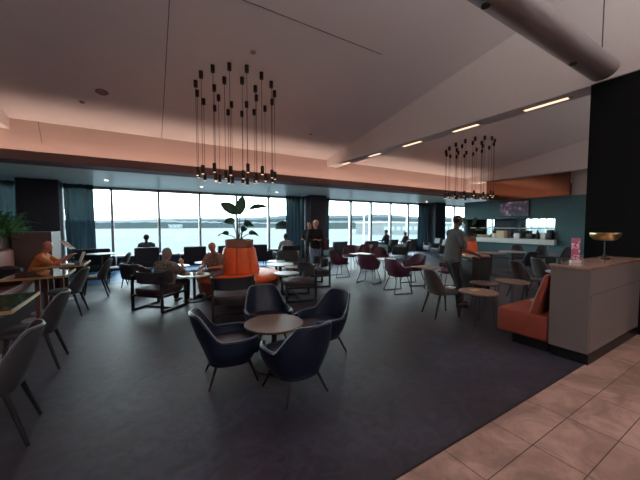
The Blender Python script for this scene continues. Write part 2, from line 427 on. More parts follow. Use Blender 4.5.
# small ceiling fittings
def fitting(name, label, cat, x, y, r, m, soffit=False, h=.02):
    z = 3.03-(y-9.7)*.13/3.4 if soffit else cz(y)
    o = obj(name, lathe(bmesh.new(), [(0, -h), (r*.8, -h), (r, 0), (0, 0)], 20), m, loc=(x, y, z-.001))
    if not soffit: o.rotation_euler = (-math.atan(SL), 0, 0)
    return tag(o, label, cat)
M_spk = mat('speaker_mesh', (.30, .22, .20), .7)
fitting('ceiling_speaker', 'round ceiling speaker above the left side', 'speaker', -.56, 7.86, .12, M_spk)
fitting('smoke_detector', 'small ceiling detector left of the round speaker', 'detector', -.96, 8.41, .05, M_spk)
fitting('smoke_detector', 'small ceiling detector in front of the pendant ring', 'detector', 1.91, 5.52, .05, M_spk)
fitting('smoke_detector', 'small ceiling detector right of the pendant ring', 'detector', 4.56, 8.03, .05, M_spk)
for x, y, l in ((-.78, 11.4, 'recessed soffit downlight above the left windows'), (2.0, 11.5, 'recessed soffit downlight left of the strelitzia plant'), (5.0, 11.7, 'recessed soffit downlight left of the central column'), (14.6, 11.9, 'recessed soffit downlight by the far right column')):
    fitting('downlight', l, 'light', x, y, .055, M_dl, True, .008)

# ------------------------------------------------------------------ pendant clusters
PEN = [(1.1, 6.74, 2.72), (1.18, 7.06, 2.72), (1.15, 6.41, 2.71), (1.36, 7.33, 2.71), (1.32, 6.15, 2.72), (1.47, 6.74, 2.64), (1.64, 7.51, 2.73), (1.63, 7.06, 2.65), (1.6, 6.41, 2.65), (1.59, 5.97, 2.66), (1.97, 7.58, 2.72), (1.96, 7.22, 2.66), (1.93, 6.28, 2.66), (2.3, 7.53, 2.73), (1.91, 5.9, 2.73), (2.28, 7.09, 2.64), (2.27, 6.44, 2.65), (2.4, 6.75, 2.66), (2.55, 7.35, 2.73), (2.24, 5.98, 2.73), (2.74, 7.1, 2.77), (2.53, 6.17, 2.71), (2.79, 6.77, 2.7), (2.72, 6.45, 2.73)]
M_pend = mat('pendant_bronze', (.016, .008, .007), .4, metal=.3)
capm = lathe(bmesh.new(), [(0, -.14), (.04, -.14), (.04, -.005), (.03, 0), (0, 0)], 14)
cap_me = obj('ceiling_cap', capm, M_pend).data
tub_me = obj('lamp_tube', lathe(bmesh.new(), [(0, .085), (.03, .085), (.036, .075), (.036, -.085), (.03, -.085), (.03, -.07), (0, -.07)], 14), M_pend).data
blb_me = obj('bulb', lathe(bmesh.new(), [(0, -.071), (.027, -.071), (.024, -.098), (0, -.1)], 12), M_bulb).data
for o in list(C.objects):
    if o.name in ('ceiling_cap', 'lamp_tube', 'bulb'): bpy.data.objects.remove(o)
def mk(name, me, parent, loc=(0, 0, 0)):
    o = bpy.data.objects.new(name, me); C.objects.link(o); o.parent = parent; o.location = loc; return o
for dx, dy, where in ((0, 0, 'over the orange island seat at the centre left'), (8.8, .1, 'in the far cluster before the bar wall')):
    for i, (x, y, z) in enumerate(PEN):
        outer = math.hypot(x-1.95, y-6.75) > .62
        side = 'left' if x < 1.55 else ('right' if x > 2.35 else 'middle'); dep = 'near' if y < 6.5 else ('far' if y > 7.0 else 'mid')
        g = '%s ring pendants on the %s %s side %s' % ('outer' if outer else 'inner', dep, side, where)
        t = thing('pendant_light', 'slim dark tube pendant, %s %s side of %s ring, %s' % (dep, side, 'outer' if outer else 'inner', 'over orange island' if dx == 0 else 'far cluster'), 'pendant light', (x+dx, y+dy, z), 0, g)
        top = cz(y+dy)-z
        mk('ceiling_cap', cap_me, t, (0, 0, top))
        lt = mk('lamp_tube', tub_me, t); mk('bulb', blb_me, lt)
        bm = bmesh.new(); rod(bm, (0, 0, .08), (0, 0, top-.13), .0045, n=6); obj('cord', bm, M_pend, t)

# ------------------------------------------------------------------ chairs
def tub(a=.35, b=.34, t0=140, hb=.78, ha=.54, f0=35, f1=85, zb=.24, k=.72, seat=.36, th=.045, n=2.6, steps=48, lean=.0, bulge=.06):
    """shell of a tub chair facing +Y; theta 0 = back"""
    bm = bmesh.new(); R = math.radians
    def out(th_, f):   # f horizontal scale
        s, c = math.sin(th_), -math.cos(th_)
        r = (abs(s)**n+abs(c)**n)**(-1/n)
        return a*r*s*f, b*r*c*f
    rows = []; rim = []
    for i in range(steps+1):
        tt = -R(t0)+2*R(t0)*i/steps; d = abs(math.degrees(tt))
        h = hb+(ha-hb)*sm(d, f0, f1)
        col = []
        for s in (0, .08, .22, .4, .6, .8, .94, 1):
            f = k+(1-k)*(math.sin(s*PI/2)**.8)+bulge*math.sin(s*PI)*.3
            z = zb+(h-zb)*s
            x, y = out(tt, f); y -= lean*max(0, (z-.4))*math.cos(tt)**2*(1 if d < 90 else 0)
            col.append((x, y, z))
        x, y = out(tt, (1-th*.5/a)); y -= lean*max(0, h-.4)*math.cos(tt)**2*(1 if d < 90 else 0)
        col.append((x, y, h+.012)); rim.append((x, y, h+.014))
        for s in (1, .85, .6, .3, 0):
            z = seat-.05+(h-seat+.05)*s
            ss = (z-zb)/(h-zb)
            f = k+(1-k)*(math.sin(max(0, min(1, ss))*PI/2)**.8)-th/a
            x, y = out(tt, f); y -= lean*max(0, (z-.4))*math.cos(tt)**2*(1 if d < 90 else 0)
            col.append((x, y, z))
        rows.append(col)
    V = grid(bm, rows)
    bm.faces.new(V[0]); bm.faces.new(V[-1][::-1])
    return bm, rim
def cushion(rx, ry, z0, z1, n=3.0, cy=0, k=40, puff=.02):
    bm = bmesh.new(); rows = []
    for f, z in ((.0, z0), (.8, z0), (.96, z0+.012), (1, (z0+z1)/2-.01), (1, z1-.03), (.95, z1-.008), (.8, z1), (.4, z1+puff*.8), (0, z1+puff)):
        r = []
        for i in range(k):
            t = 2*PI*i/k; s, c = math.sin(t), math.cos(t); q = (abs(s)**n+abs(c)**n)**(-1/n)
            r.append((rx*f*q*c, cy+ry*f*q*s, z))
        rows.append(r)
    grid(bm, rows, closed=True); bmesh.ops.remove_doubles(bm, verts=bm.verts, dist=1e-5)
    return bm
def legs(t, m, pts, r0=.018, r1=.011):
    for (x0, y0, z0, x1, y1) in pts:
        bm = bmesh.new(); rod(bm, (x0, y0, z0), (x1, y1, 0), r0, r1, 10); obj('leg', bm, m, t)

def make_tub():
    t = thing('tub_armchair', '', 'armchair')
    bm, rim = tub(a=.345, b=.345, t0=138, hb=.79, ha=.505, f0=30, f1=72, zb=.22, k=.66, seat=.38, lean=.22)
    sh = obj('shell', bm, M_navyfab, t)
    bm = bmesh.new(); tube(bm, rim, .006, 6); obj('piping', bm, M_pipe, sh)
    obj('seat_base', cushion(.25, .25, .205, .34, 2.6), M_navyfab, t)
    obj('seat_cushion', cushion(.285, .31, .32, .43, 3.2, cy=.05), M_navyfab, t)
    legs(t, M_darkwood, [(-.15, -.15, .26, -.25, -.25), (.15, -.15, .26, .25, -.25), (-.15, .18, .26, -.24, .27), (.15, .18, .26, .24, .27)])
    return t
def make_dining(fab, wood, name='dining_chair', w=.23):
    t = thing(name, '', 'chair')
    bm, rim = tub(a=w, b=.215, t0=74, hb=.82, ha=.50, f0=34, f1=78, zb=.39, k=.88, seat=.44, th=.028, lean=.30, n=3.2)
    bk = obj('backrest', bm, fab, t)
    obj('seat', cushion(w-.025, .235, .385, .46, 3.4, cy=.03), fab, t)
    bm = bmesh.new(); tube(bm, rim, .005, 6); obj('piping', bm, M_pipe, bk)
    legs(t, wood, [(-.17, -.14, .39, -.22, -.25), (.17, -.14, .39, .22, -.25), (-.17, .17, .39, -.2, .22), (.17, .17, .39, .2, .22)], .021, .013)
    return t
def make_wire(fab):
    t = thing('wire_base_chair', '', 'chair')
    bm, rim = tub(a=.30, b=.27, t0=125, hb=.80, ha=.60, f0=40, f1=95, zb=.39, k=.74, seat=.45, th=.035, lean=.12)
    obj('shell', bm, fab, t)
    obj('seat_pad', cushion(.245, .25, .385, .46, 3, cy=.03), fab, t)
    for s in (-1, 1):
        bm = bmesh.new(); r = .011
        tube(bm, [(s*.16, -.12, .40), (s*.25, -.24, .02), (s*.255, -.23, r), (s*.255, .23, r), (s*.25, .24, .02), (s*.16, .14, .40)], r, 8)
        obj('sled_leg', bm, M_chrome, t)
    bm = bmesh.new(); tube(bm, [(-.16, 0, .385), (.16, 0, .385)], .008); obj('cross_bar', bm, M_chrome, t)
    return t
def make_sled():
    t = thing('sled_armchair', '', 'armchair'); W = .33
    for s in (-1, 1):
        bm = bmesh.new(); x = s*W
        box(bm, x-.018, x+.018, -.33, .33, 0, .035); box(bm, x-.018, x+.018, -.33, -.285, .0, .66); box(bm, x-.018, x+.018, .285, .33, 0, .42)
        box(bm, x-.018, x+.018, -.30, .32, .27, .31)
        obj('side_frame', bm, M_blackwood, t, False)
    obj('cross_rail', B(-W, W, -.02, .02, .0, .03), M_blackwood, t, False)
    obj('cross_rail', B(-W, W, -.32, -.29, .27, .31), M_blackwood, t, False)
    # curved top band
    bm = bmesh.new(); rows = []
    for i in range(25):
        u = math.radians(-100+200*i/24); rows.append([(.36*math.sin(u)*f, -.10-.25*math.cos(u)*f if abs(u) < 9 else 0, z) for f, z in ((1, .52), (1.03, .72), (.94, .73), (.92, .53))])
    V = grid(bm, rows, closed=True); bm.faces.new(V[0]); bm.faces.new(V[-1])
    obj('back_band', bm, M_darkfab, t)
    obj('seat_cushion', cushion(.325, .34, .30, .43, 5, cy=0, puff=.03), M_plumfab, t)
    return t
def make_lounge(fab, w=.36, name='lounge_chair'):
    t = thing(name, '', 'armchair')
    obj('seat', B(-w, w, -.3, .36, .2, .44, bev=.04, seg=3), fab, t)
    bm = B(-w, w, -.09, .09, 0, .50, bev=.06, seg=4)
    for v in bm.verts: v.co.y -= (v.co.z)*.16
    obj('backrest', bm, fab, t, loc=(0, -.30, .36))
    for s in (-1, 1): obj('armrest', B(s*(w+.05)-.05, s*(w+.05)+.05, -.32, .34, .2, .60, bev=.04, seg=3), fab, t)
    legs(t, M_blackwood, [(sx*(w-.04), sy, .22, sx*(w-.02), sy*1.05) for sx in (-1, 1) for sy in (-.26, .3)])
    return t
def make_wing(fab):   # high curved-arm chair seen behind the round tables
    t = thing('curved_armchair', '', 'armchair')
    bm, rim = tub(a=.38, b=.33, t0=125, hb=.74, ha=.60, f0=60, f1=110, zb=.30, k=.9, seat=.38, th=.06, n=3)
    obj('shell', bm, fab, t)
    obj('seat_cushion', cushion(.31, .30, .28, .43, 3.5, cy=.03), fab, t)
    legs(t, M_blackwood, [(-.26, -.2, .34, -.29, -.25), (.26, -.2, .34, .29, -.25), (-.26, .22, .34, -.29, .26), (.26, .22, .34, .29, .26)])
    return t

tubc = make_tub()
TC = (1.29, 3.12)
FG = 'navy tub armchairs around the low walnut table'
put(tubc, USED, 'navy tub armchair on the left side of the low walnut table', .80, 3.15, face(1, -.12), FG, scale=(.91, .91, .91))
put(tubc, USED, 'navy tub armchair with its back to the camera, nearest of four', 1.27, 2.56, face(-.12, 1), FG, scale=(.91, .91, .91))
put(tubc, USED, 'navy tub armchair on the right side of the low walnut table', 1.96, 3.2, face(-1, -.12), FG, scale=(.91, .91, .91))
put(tubc, USED, 'navy tub armchair behind the low walnut table, facing the camera', 1.48, 3.78, face(-.1, -1), FG, scale=(.91, .91, .91))

def round_table(name, label, x, y, r, h, topm, basem=M_blackwood, group=None, wire=0, th=.025, ped=.03, rz=.4):
    t = thing(name, label, 'table', (x, y, 0), 0, group)
    obj('tabletop', disc(r, h-th, h), topm, t)
    if wire:
        for i in range(wire):
            a = rz+2*PI*i/wire; bm = bmesh.new()
            rod(bm, (r*.72*math.cos(a), r*.72*math.sin(a), h-th), (r*.85*math.cos(a), r*.85*math.sin(a), 0), .009); obj('leg', bm, basem, t)
        bm = bmesh.new(); tube(bm, [(r*.72*math.cos(rz+2*PI*i/24), r*.72*math.sin(rz+2*PI*i/24), h-th-.008) for i in range(24)], .007, 6, True); obj('leg_ring', bm, basem, t)
    else:
        bm = bmesh.new(); rod(bm, (0, 0, .015), (0, 0, h-th), ped, ped, 16); obj('column', bm, basem, t)
        obj('base', disc(min(.26, r*.7), 0, .016), basem, t)
    return t
round_table('side_table', 'low round walnut table between the four navy tub armchairs', TC[0], TC[1], .33, .5, M_walnut)

# left dining zone ------------------------------------------------
dn = make_dining(M_greyfab, M_blackwood)
GL = 'grey dining chairs along the left tables'
put(dn, USED, 'grey dining chair at the left edge, nearest to the camera', -.98, 3.10, face(-1, -.05), GL)
put(dn, USED, 'grey dining chair at the brass-edged table, second from the camera', -1.03, 4.52, face(-1, .02), GL)
put(dn, USED, 'grey dining chair at the second brass-edged table', -1.10, 6.85, face(-1, .1), GL)
put(dn, USED, 'grey dining chair facing the reading man with a lit seat', -.84, 8.32, face(-1, .0), GL)
put(dn, USED, 'grey dining chair alone on the blue carpet by the left windows', -.5, 9.75, face(-1, .05), GL)

def brass_table(label, x0, x1, y0, y1, h=.75, topm=None):
    t = thing('dining_table', label, 'table', ((x0+x1)/2, (y0+y1)/2, 0)); a, b = (x1-x0)/2, (y1-y0)/2
    obj('tabletop', B(-a, a, -b, b, h-.03, h, bev=.003), topm or mat('glossy_dark_top', (.060, .030, .024), .10, noise=.3, nscale=4, coat=.5), t, False)
    bm = bmesh.new()
    box(bm, a, a+.014, -b, b, h-.036, h+.002); box(bm, -a, a, -b-.012, -b, h-.034, h+.001)
    obj('brass_edging', bm, M_brass, t, False)
    for s in (-1, 1):
        obj('pedestal', B(-.03, .03, s*b*.55-.03, s*b*.55+.03, .02, h-.03), M_brownwood, t, False)
        obj('base', disc(.22, 0, .02, cx=0, cy=s*b*.55), M_white, t)
    return t
brass_table('glossy dark table with brass edge at left, nearest to the camera', -1.85, -1.10, 4.1, 5.1)
brass_table('glossy dark brass-edged table second from the camera at left', -1.85, -1.06, 6.5, 7.45)
brass_table('glossy dark brass-edged table before the reading man', -1.8, -1.0, 8.02, 9.02)
round_table('cafe_table', 'small white-topped table beside the left curtain', -.95, 11.0, .36, .75, M_white)

# banquette and partition at left
t = thing('banquette', 'long red-brown leather banquette along the left side', 'bench', (-2.35, 0, 0))
obj('plinth', B(-.3, .32, 3.0, 9.05, 0, .12), M_plinth, t, False)
obj('seat_base', B(-.35, .36, 3.0, 9.05, .12, .36), mat('fluted_panel', (.16, .13, .12), .6), t, False)
obj('seat_cushion', B(-.35, .42, 3.0, 9.05, .34, .47, bev=.03, seg=3), M_redbrown, t)
bm = bmesh.new()
tube(bm, [(.42, 3.0, .455), (.42, 9.05, .455)], .007, 6); obj('piping', bm, M_pipe, t)
bm = B(-.18, .04, 3.0, 9.05, .45, 1.08, bev=.05, seg=3)
obj('backrest', bm, M_redbrown, t)
for i in range(9): pass
tag(obj('partition_cabinet', B(-2.45, -1.76, 9.45, 10.45, 0, 1.43, bev=.008), [mat('taupe_panel', (.10, .065, .062), .6)], smooth=False), 'low taupe partition behind the reading man, before the navy column', 'cabinet')

# fern in planter
t = thing('potted_fern', 'bushy green plant in a pale trough at the left edge', 'plant', (-2.76, 9.85, 0))
obj('planter', B(-.28, .25, -.7, .75, 0, 1.34, bev=.02), mat('pale_planter', (.20, .23, .22), .6), t)
bm = bmesh.new(); random.seed(3)
for i in range(420):
    x0, y0 = random.uniform(-.2, .2), random.uniform(-.6, .6)
    a = random.uniform(0, 2*PI); L = random.uniform(.6, 1.15); up = random.uniform(.3, .95); dr = Vector((math.cos(a), math.sin(a), 0)); sd = Vector((-math.sin(a), math.cos(a), 0))
    pr = None
    for k in range(6):
        u = k/5; p = Vector((x0, y0, 1.33))+dr*(L*.75*u*(.4+.6*(1-up)))+Vector((0, 0, L*(up*1.25*u-(.55)*u*u)))
        w = .03*math.sin(PI*(.12+.86*u))
        cur = (bm.verts.new(p-sd*w), bm.verts.new(p+sd*w+Vector((0, 0, .006))))
        if pr: bm.faces.new((pr[0], pr[1], cur[1], cur[0]))
        pr = cur
o = obj('foliage', bm, M_leaf2, t)

# things on the left tables
t = thing('open_magazine', 'open magazine held up by the reading bald man', 'magazine', (-1.22, 8.72, 1.06), face(-1, 0))
for s in (-1, 1):
    bm = B(-.0, .0, 0, 0, 0, 0) if 0 else bmesh.new(); box(bm, 0, s*.2, -.004, .004, 0, .27)
    o = obj('page', bm, M_paper, t, False); o.rotation_euler = (math.radians(-48), 0, s*.35)
tag(obj('table_tent_card', lathe(bmesh.new(), [(0, 0), (.001, 0)], 3) if 0 else B(-.01, .01, -.11, .11, 0, .24, bev=.003), M_whitep, loc=(-1.15, 8.75, .75)), 'upright white card standing on the reading man table', 'card').rotation_euler = (0, .35, .3)
tag(obj('white_plate', disc(.11, 0, .015), M_whitep, loc=(-1.3, 8.3, .751)), 'white plate on the reading man table', 'plate')

# ------------------------------------------------------------------ centre island
def island(label, cx, cy, n=8, plant='', s=1):
    t = thing('island_seat', label, 'bench', (cx, cy, 0))
    obj('plinth', disc(.80, 0, .12), M_plinth, t)
    obj('seat_base', lathe(bmesh.new(), [(0, .12), (.93, .12), (.96, .34), (0, .34)], 48), M_rust, t)
    obj('seat_cushion', lathe(bmesh.new(), [(0, .33), (.95, .33), (.99, .36), (.99, .42), (.95, .45), (.45, .46), (0, .46)], 48), M_orange, t)
    for i in range(n):
        a0 = 2*PI*i/n+.32; a1 = a0+2*PI/n; bm = bmesh.new(); rows = []
        for k in range(9):
            u = k/8; a = a0+.012+(a1-a0-.024)*u; pf = .018*math.sin(PI*u)**.5 if 0 < u < 1 else 0
            rows.append([((r+pf*q)*math.cos(a), (r+pf*q)*math.sin(a), z) for r, z, q in ((.30, .45, 0), (.44, .45, 1), (.46, .50, 1), (.36, 1.02, 1), (.34, 1.06, .6), (.26, 1.06, 0))])
        V = grid(bm, rows, closed=True); bm.faces.new(V[0]); bm.faces.new(V[-1])
        obj('back_panel', bm, M_orange, t)
    p = thing('potted_strelitzia', plant, 'plant', (cx, cy, 1.062))
    obj('planter', lathe(bmesh.new(), [(0, 0), (.31, 0), (.33, .01), (.33, .19), (.30, .19), (.29, .16), (0, .16)], 32), M_copperbox, p)
    return t, p
isl, pot = island('round orange leather island seat under the near pendant ring', 2.08, 7.15, plant='strelitzia with broad paddle leaves in a round bronze planter')
isl2, pot2 = island('orange leather island seat far away before the bar', 11.2, 7.1, plant='plant with upright leaves on the far orange island')

def paddle(parent, base, tip, w, L, m=M_leaf, droop=.3, roll=0, ld=None):
    """stem from base to tip, then a leaf of length L continuing and drooping"""
    b0, t0 = Vector(base), Vector(tip); bm = bmesh.new()
    mid = (b0+t0)/2+Vector((0, 0, .05))
    mid.x = b0.x*.7+t0.x*.3; mid.y = b0.y*.7+t0.y*.3
    pts = [b0.lerp(mid, u).lerp(mid.lerp(t0, u), u) for u in [k/8 for k in range(9)]]
    tube(bm, pts, [.013-.0008*k for k in range(9)], 6)
    st = obj('stem', bm, M_stem, parent)
    d = (pts[-1]-pts[-2]).normalized(); h = Vector((d.x, d.y, 0))
    h = h.normalized() if h.length > .05 else Vector((1, 0, 0))
    if ld is not None: d = (h*ld+Vector((0, 0, 1))).normalized()
    side = d.cross(Vector((-.5, -.85, .25)).lerp(Vector((-h.y*0+.0, 0, 1)), max(0, .9-roll))).normalized()
    rows = []; p = t0.copy(); dd = d.copy(); N = 12
    for k in range(N+1):
        u = k/N; ww = 1.45*w*(math.sin(PI*min(1, u*.96+.03))**.6)*(1-.25*u)
        nrm = side.cross(dd).normalized()
        if nrm.z < 0: nrm = -nrm
        rows.append([p-side*ww+nrm*ww*.25, p-side*ww*.5+nrm*ww*.08, p, p+side*ww*.5+nrm*ww*.08, p+side*ww+nrm*ww*.25])
        p = p+dd*(L/N); dd = (dd+Vector((h.x*.3, h.y*.3, -1))*(droop/N*2)).normalized()
    bm = bmesh.new(); grid(bm, rows)
    bmesh.ops.solidify(bm, geom=bm.faces[:], thickness=.004)
    obj('leaf', bm, m, parent)
isl2.scale = (.8, .8, .9); pot2.location.z = .956; pot2.scale = (.85, .85, .85)
# camera right direction in the plan is (.854,-.52)
def RT(a, b=0): return (.854*a+.52*b, -.52*a+.854*b)
for sx, sd, z, tx, td, tz, w, L, dr, ro, ld in ((-.02, 0, .16, -.05, .0, .80, .10, .46, .15, 1, 1.1), (.0, 0, .16, .0, .05, .78, .10, .56, -.1, 1.2, .75), (.03, 0, .16, .24, .05, .92, .05, .44, .3, 1, 2.2),
        (-.05, .02, .16, -.16, .05, .56, .09, .36, 1.0, 1, .8), (.04, .02, .16, .14, -.03, .52, .08, .30, .8, 1, 1.2), (-.04, -.05, .16, -.24, -.1, .30, .055, .26, 1.4, 1, .6), (.05, -.05, .16, .25, -.05, .32, .055, .30, 1.2, 1, 1.4), (0, -.06, .16, .10, -.15, .38, .06, .24, .7, 1, .7)):
    a = RT(sx, sd); b = RT(tx, td); paddle(pot, (a[0], a[1], z), (b[0], b[1], tz), w, L, droop=dr, roll=ro, ld=ld)
for sx, tx, tz, w, L, dr, ro in ((-.02, -.14, .75, .07, .42, .1, .8), (.02, .16, .72, .07, .45, .1, .8), (.05, .32, .5, .08, .4, .7, .7), (-.05, -.3, .4, .08, .35, .8, .7), (.03, .2, .28, .07, .35, .9, .6)):
    a = RT(sx); b = RT(tx); paddle(pot2, (a[0], a[1], .16), (b[0], b[1], tz), w, L, droop=dr, roll=ro)

# tables round the island
round_table('side_table', 'round table with food between the two older guests', 1.0, 6.78, .33, .55, M_white)
round_table('side_table', 'oak topped round table before the orange island seat', 1.66, 5.85, .34, .5, M_oak)
round_table('side_table', 'large white round table beside the orange island', 3.4, 7.75, .38, .5, M_white)
round_table('side_table', 'white round table at the island right end', 2.98, 6.42, .30, .47, M_white)
round_table('side_table', 'oak round table behind the white round tables', 3.5, 7.05, .26, .5, M_oak)
round_table('side_table', 'white round table nearest the curtained column seats', 3.6, 8.5, .28, .5, M_white)
round_table('side_table', 'low white table by the window left of the floral shirt man', .85, 8.9, .36, .5, M_white)
round_table('side_table', 'low white table between window chairs and the seated woman', 1.75, 9.3, .36, .5, M_white)

sl = make_sled(); SG = 'black framed sled armchairs near the orange island'
put(sl, USED, 'black framed sled armchair holding the woman in the speckled blouse', .34, 6.52, face(.72, .69), SG)
put(sl, USED, 'black framed sled armchair before the oak table, back to camera', 1.40, 5.25, face(.22, 1), SG)
put(sl, USED, 'black framed sled armchair with plum seat right of the island', 2.98, 5.82, face(-.9, .25), SG)
put(sl, USED, 'black framed sled armchair in front of the standing woman', 4.0, 6.85, face(-1, .25), SG)
wg = make_wing(M_greenfab)
put(wg, USED, 'dark green curved armchair behind the oak round table', 4.1, 8.7, face(-.5, -.9))
put(make_wing(M_darkfab), USED, 'dark curved armchair behind the woman in the speckled blouse', -.05, 8.9, face(.8, .4), scale=(.95, .95, .85))
put(wg, USED, 'dark curved armchair with its back to the central column', 4.9, 8.0, face(-1, -.3)) if 0 else None

# window row -------------------------------------------------------
lg = make_lounge(M_darkfab); lgg = make_lounge(M_greenfab, name='lounge_chair')
put(lg, USED, 'charcoal lounge chair holding the silhouetted man at the window', .25, 11.75, face(0, 1))
put(lg, USED, 'empty charcoal lounge chair left of the floral shirt man', 1.72, 11.45, face(.1, 1))
put(lg, USED, 'charcoal lounge chair facing the window right of the strelitzia', 3.95, 11.3, face(.2, 1))
put(lg, USED, 'charcoal lounge chair of the pale shirted guest by the curtain', 4.75, 10.2, face(0, 1))
put(lg, USED, 'charcoal lounge chair half hidden behind the orange island', 2.75, 11.4, face(-.1, 1))
put(lg, USED, 'charcoal two seat lounge at the left windows', -1.2, 11.95, face(.0, 1), scale=(1.25, 1, 1))
put(lgg, USED, 'grey lounge chair by the window just right of standing woman', 7.7, 11.3, face(.0, 1))
put(lgg, USED, 'grey lounge chair by the window behind maroon chairs', 9.2, 10.9, face(.1, 1))
put(lgg, USED, 'grey lounge chair holding the guest in dark at the window', 11.0, 11.4, face(-.3, 1))
put(lgg, USED, 'grey lounge chair holding the fair guest at the window', 12.3, 11.3, face(-.2, 1))
put(lg, USED, 'charcoal lounge chair between the pair of window guests', 10.7, 10.2, face(-.6, .8))
put(lg, USED, 'charcoal lounge chair at the foot of the right column', 14.0, 11.0, face(-.9, .5))
put(lgg, USED, 'grey lounge chair with pale edge below the right column', 14.2, 9.9, face(-1, -.2))
put(lg, USED, 'charcoal lounge chair left of the grey one by right column', 12.9, 9.6, face(-1, .4))

# maroon wire chairs ----------------------------------------------
wr = make_wire(M_maroon)
put(wr, USED, 'maroon wire base chair left of the group, facing right', 5.32, 7.6, face(1, -.1))
put(wr, USED, 'maroon wire base chair behind the pale topped table, left of pair', 6.95, 9.2, face(-.8, -.6))
put(wr, USED, 'maroon wire base chair behind the pale topped table, right of pair', 7.75, 9.25, face(-.8, -.6))
put(wr, USED, 'maroon wire base chair seen from behind, left of the front pair', 5.45, 6.35, face(.9, .35))
put(wr, USED, 'maroon wire base chair nearest the camera, back towards it', 5.28, 5.1, face(.97, -.25))
put(wr, USED, 'maroon wire base chair behind the front pair, facing right', 7.15, 7.8, face(-.4, -.9))
put(wr, USED, 'maroon wire base chair right of the wood topped table', 6.3, 5.55, face(-.9, .3))
put(wr, USED, 'maroon wire base chair beside the grey shirted man', 6.75, 4.75, face(-.8, .5))
put(wr, USED, 'maroon wire base chair behind the grey shirted man', 7.6, 5.2, face(-.6, .8)) if 0 else None
def sq_table(label, x, y, a, h, topm, rz=0, b=None):
    b = b or a; t = thing('square_table', label, 'table', (x, y, 0), rz)
    obj('tabletop', B(-a, a, -b, b, h-.02, h, bev=.004), topm, t, False)
    for sx in (-1, 1):
        for sy in (-1, 1):
            bm = bmesh.new(); rod(bm, (sx*(a-.04), sy*(b-.04), 0), (sx*(a-.04), sy*(b-.04), h-.02), .010); obj('leg', bm, M_chrome, t)
    bm = bmesh.new(); tube(bm, [(-(a-.04), -(b-.04), .05), ((a-.04), -(b-.04), .05)], .007); obj('stretcher', bm, M_chrome, t)
    return t
sq_table('pale topped table between the rear maroon chairs', 6.5, 7.95, .30, .62, M_white)
sq_table('wood topped table between the front maroon chairs', 5.85, 4.75, .28, .60, M_oak)
sq_table('small table holding cards beside right maroon chairs', 6.2, 6.5, .25, .6, M_walnut)
tag(obj('menu_card', B(-.07, .07, -.1, .1, 0, .012), M_cream, loc=(5.8, 4.8, .601)), 'cream card lying on the wood topped table by maroon chairs', 'card')

# right zone --------------------------------------------------------
dr_ = make_dining(M_brownfab, M_blackwood, w=.215)
put(dr_, USED, 'taupe chair beside the grey shirted man with lit seat', 4.58, 3.38, face(.93, -.36))
put(dr_, USED, 'taupe chair left of two beyond the orange bench', 7.15, 3.2, face(.9, -.45))
put(dr_, USED, 'taupe chair right of two beyond the orange bench', 8.1, 3.2, face(.9, -.45))
round_table('wire_table', 'round oak table with thin legs before the grey shirted man', 4.72, 2.80, .29, .52, M_oak, M_chrome, wire=4)
round_table('wire_table', 'round oak table with thin legs beside the orange bench', 6.15, 2.98, .29, .52, M_oak, M_chrome, wire=4)
round_table('wire_table', 'dark round table behind the oak thin-legged table', 5.62, 3.22, .25, .50, M_walnut, M_chrome, wire=4)
round_table('wire_table', 'pale round table beside the right taupe chair', 7.75, 2.75, .30, .60, M_white, M_chrome, wire=4)
tag(obj('leaflet', B(-.09, .09, -.05, .05, 0, .008), M_cream, loc=(4.72, 2.86, .521)), 'small cream leaflet on the oak thin-legged table', 'leaflet')
tag(obj('napkin', B(-.06, .06, -.06, .06, 0, .02, bev=.005), M_whitep, loc=(4.72, 3.3, .485)), 'white napkin on the seat of the taupe chair', 'napkin')

# service trolley
t = thing('service_trolley', 'black waist-high service trolley beside the grey shirted man', 'trolley', (6.6, 4.0, 0), face(.85, -.52))
obj('bin_body', B(-.27, .27, -.2, .2, .12, .86, bev=.02), mat('trolley_black', (.006, .006, .007), .8), t)
obj('top_tray', B(-.30, .30, -.23, .23, .86, .90, bev=.01), M_walnut, t)
for sx in (-1, 1):
    for sy in (-1, 1):
        bm = bmesh.new(); rod(bm, (sx*.22-.015, sy*.15, .05), (sx*.22+.015, sy*.15, .05), .05, .05, 16); rod(bm, (sx*.22, sy*.15, .05), (sx*.22, sy*.15, .13), .012)
        obj('castor', bm, M_plinth, t)
bm = bmesh.new(); tube(bm, [(-.27, -.22, .8), (-.27, -.3, .82), (.27, -.3, .82), (.27, -.22, .8)], .011); obj('handle', bm, M_chrome, t)

# far tables and chairs before the bar
round_table('cafe_table', 'far round table with oak top left of the bar seats', 9.6, 5.3, .42, .72, M_oak, M_blackwood)
round_table('cafe_table', 'far white round table before the bar wall', 10.6, 5.15, .40, .72, M_white, M_blackwood)
dk = make_dining(M_darkfab, M_blackwood)
put(dk, USED, 'charcoal chair behind the far white table before the bar', 11.9, 5.6, face(-.8, -.5))
put(dk, USED, 'charcoal chair by the teal wall below the bar opening', 12.6, 5.2, face(-1, .1))
put(dk, USED, 'charcoal chair at the far right below the bar opening', 12.6, 4.4, face(-1, .2))
put(dk, USED, 'charcoal chair before the far tables, back to the camera', 9.8, 4.4, face(.3, .9))
t = thing('wall_bench', 'low grey bench running along the teal bar wall', 'bench', (14.6, 4.2, 0))
obj('seat', B(-.3, .3, -2.2, 1.6, .3, .45, bev=.03), mat('lilac_grey', (.12, .11, .14), .6), t)
obj('base', B(-.25, .25, -2.1, 1.5, 0, .3), M_plinth, t, False)

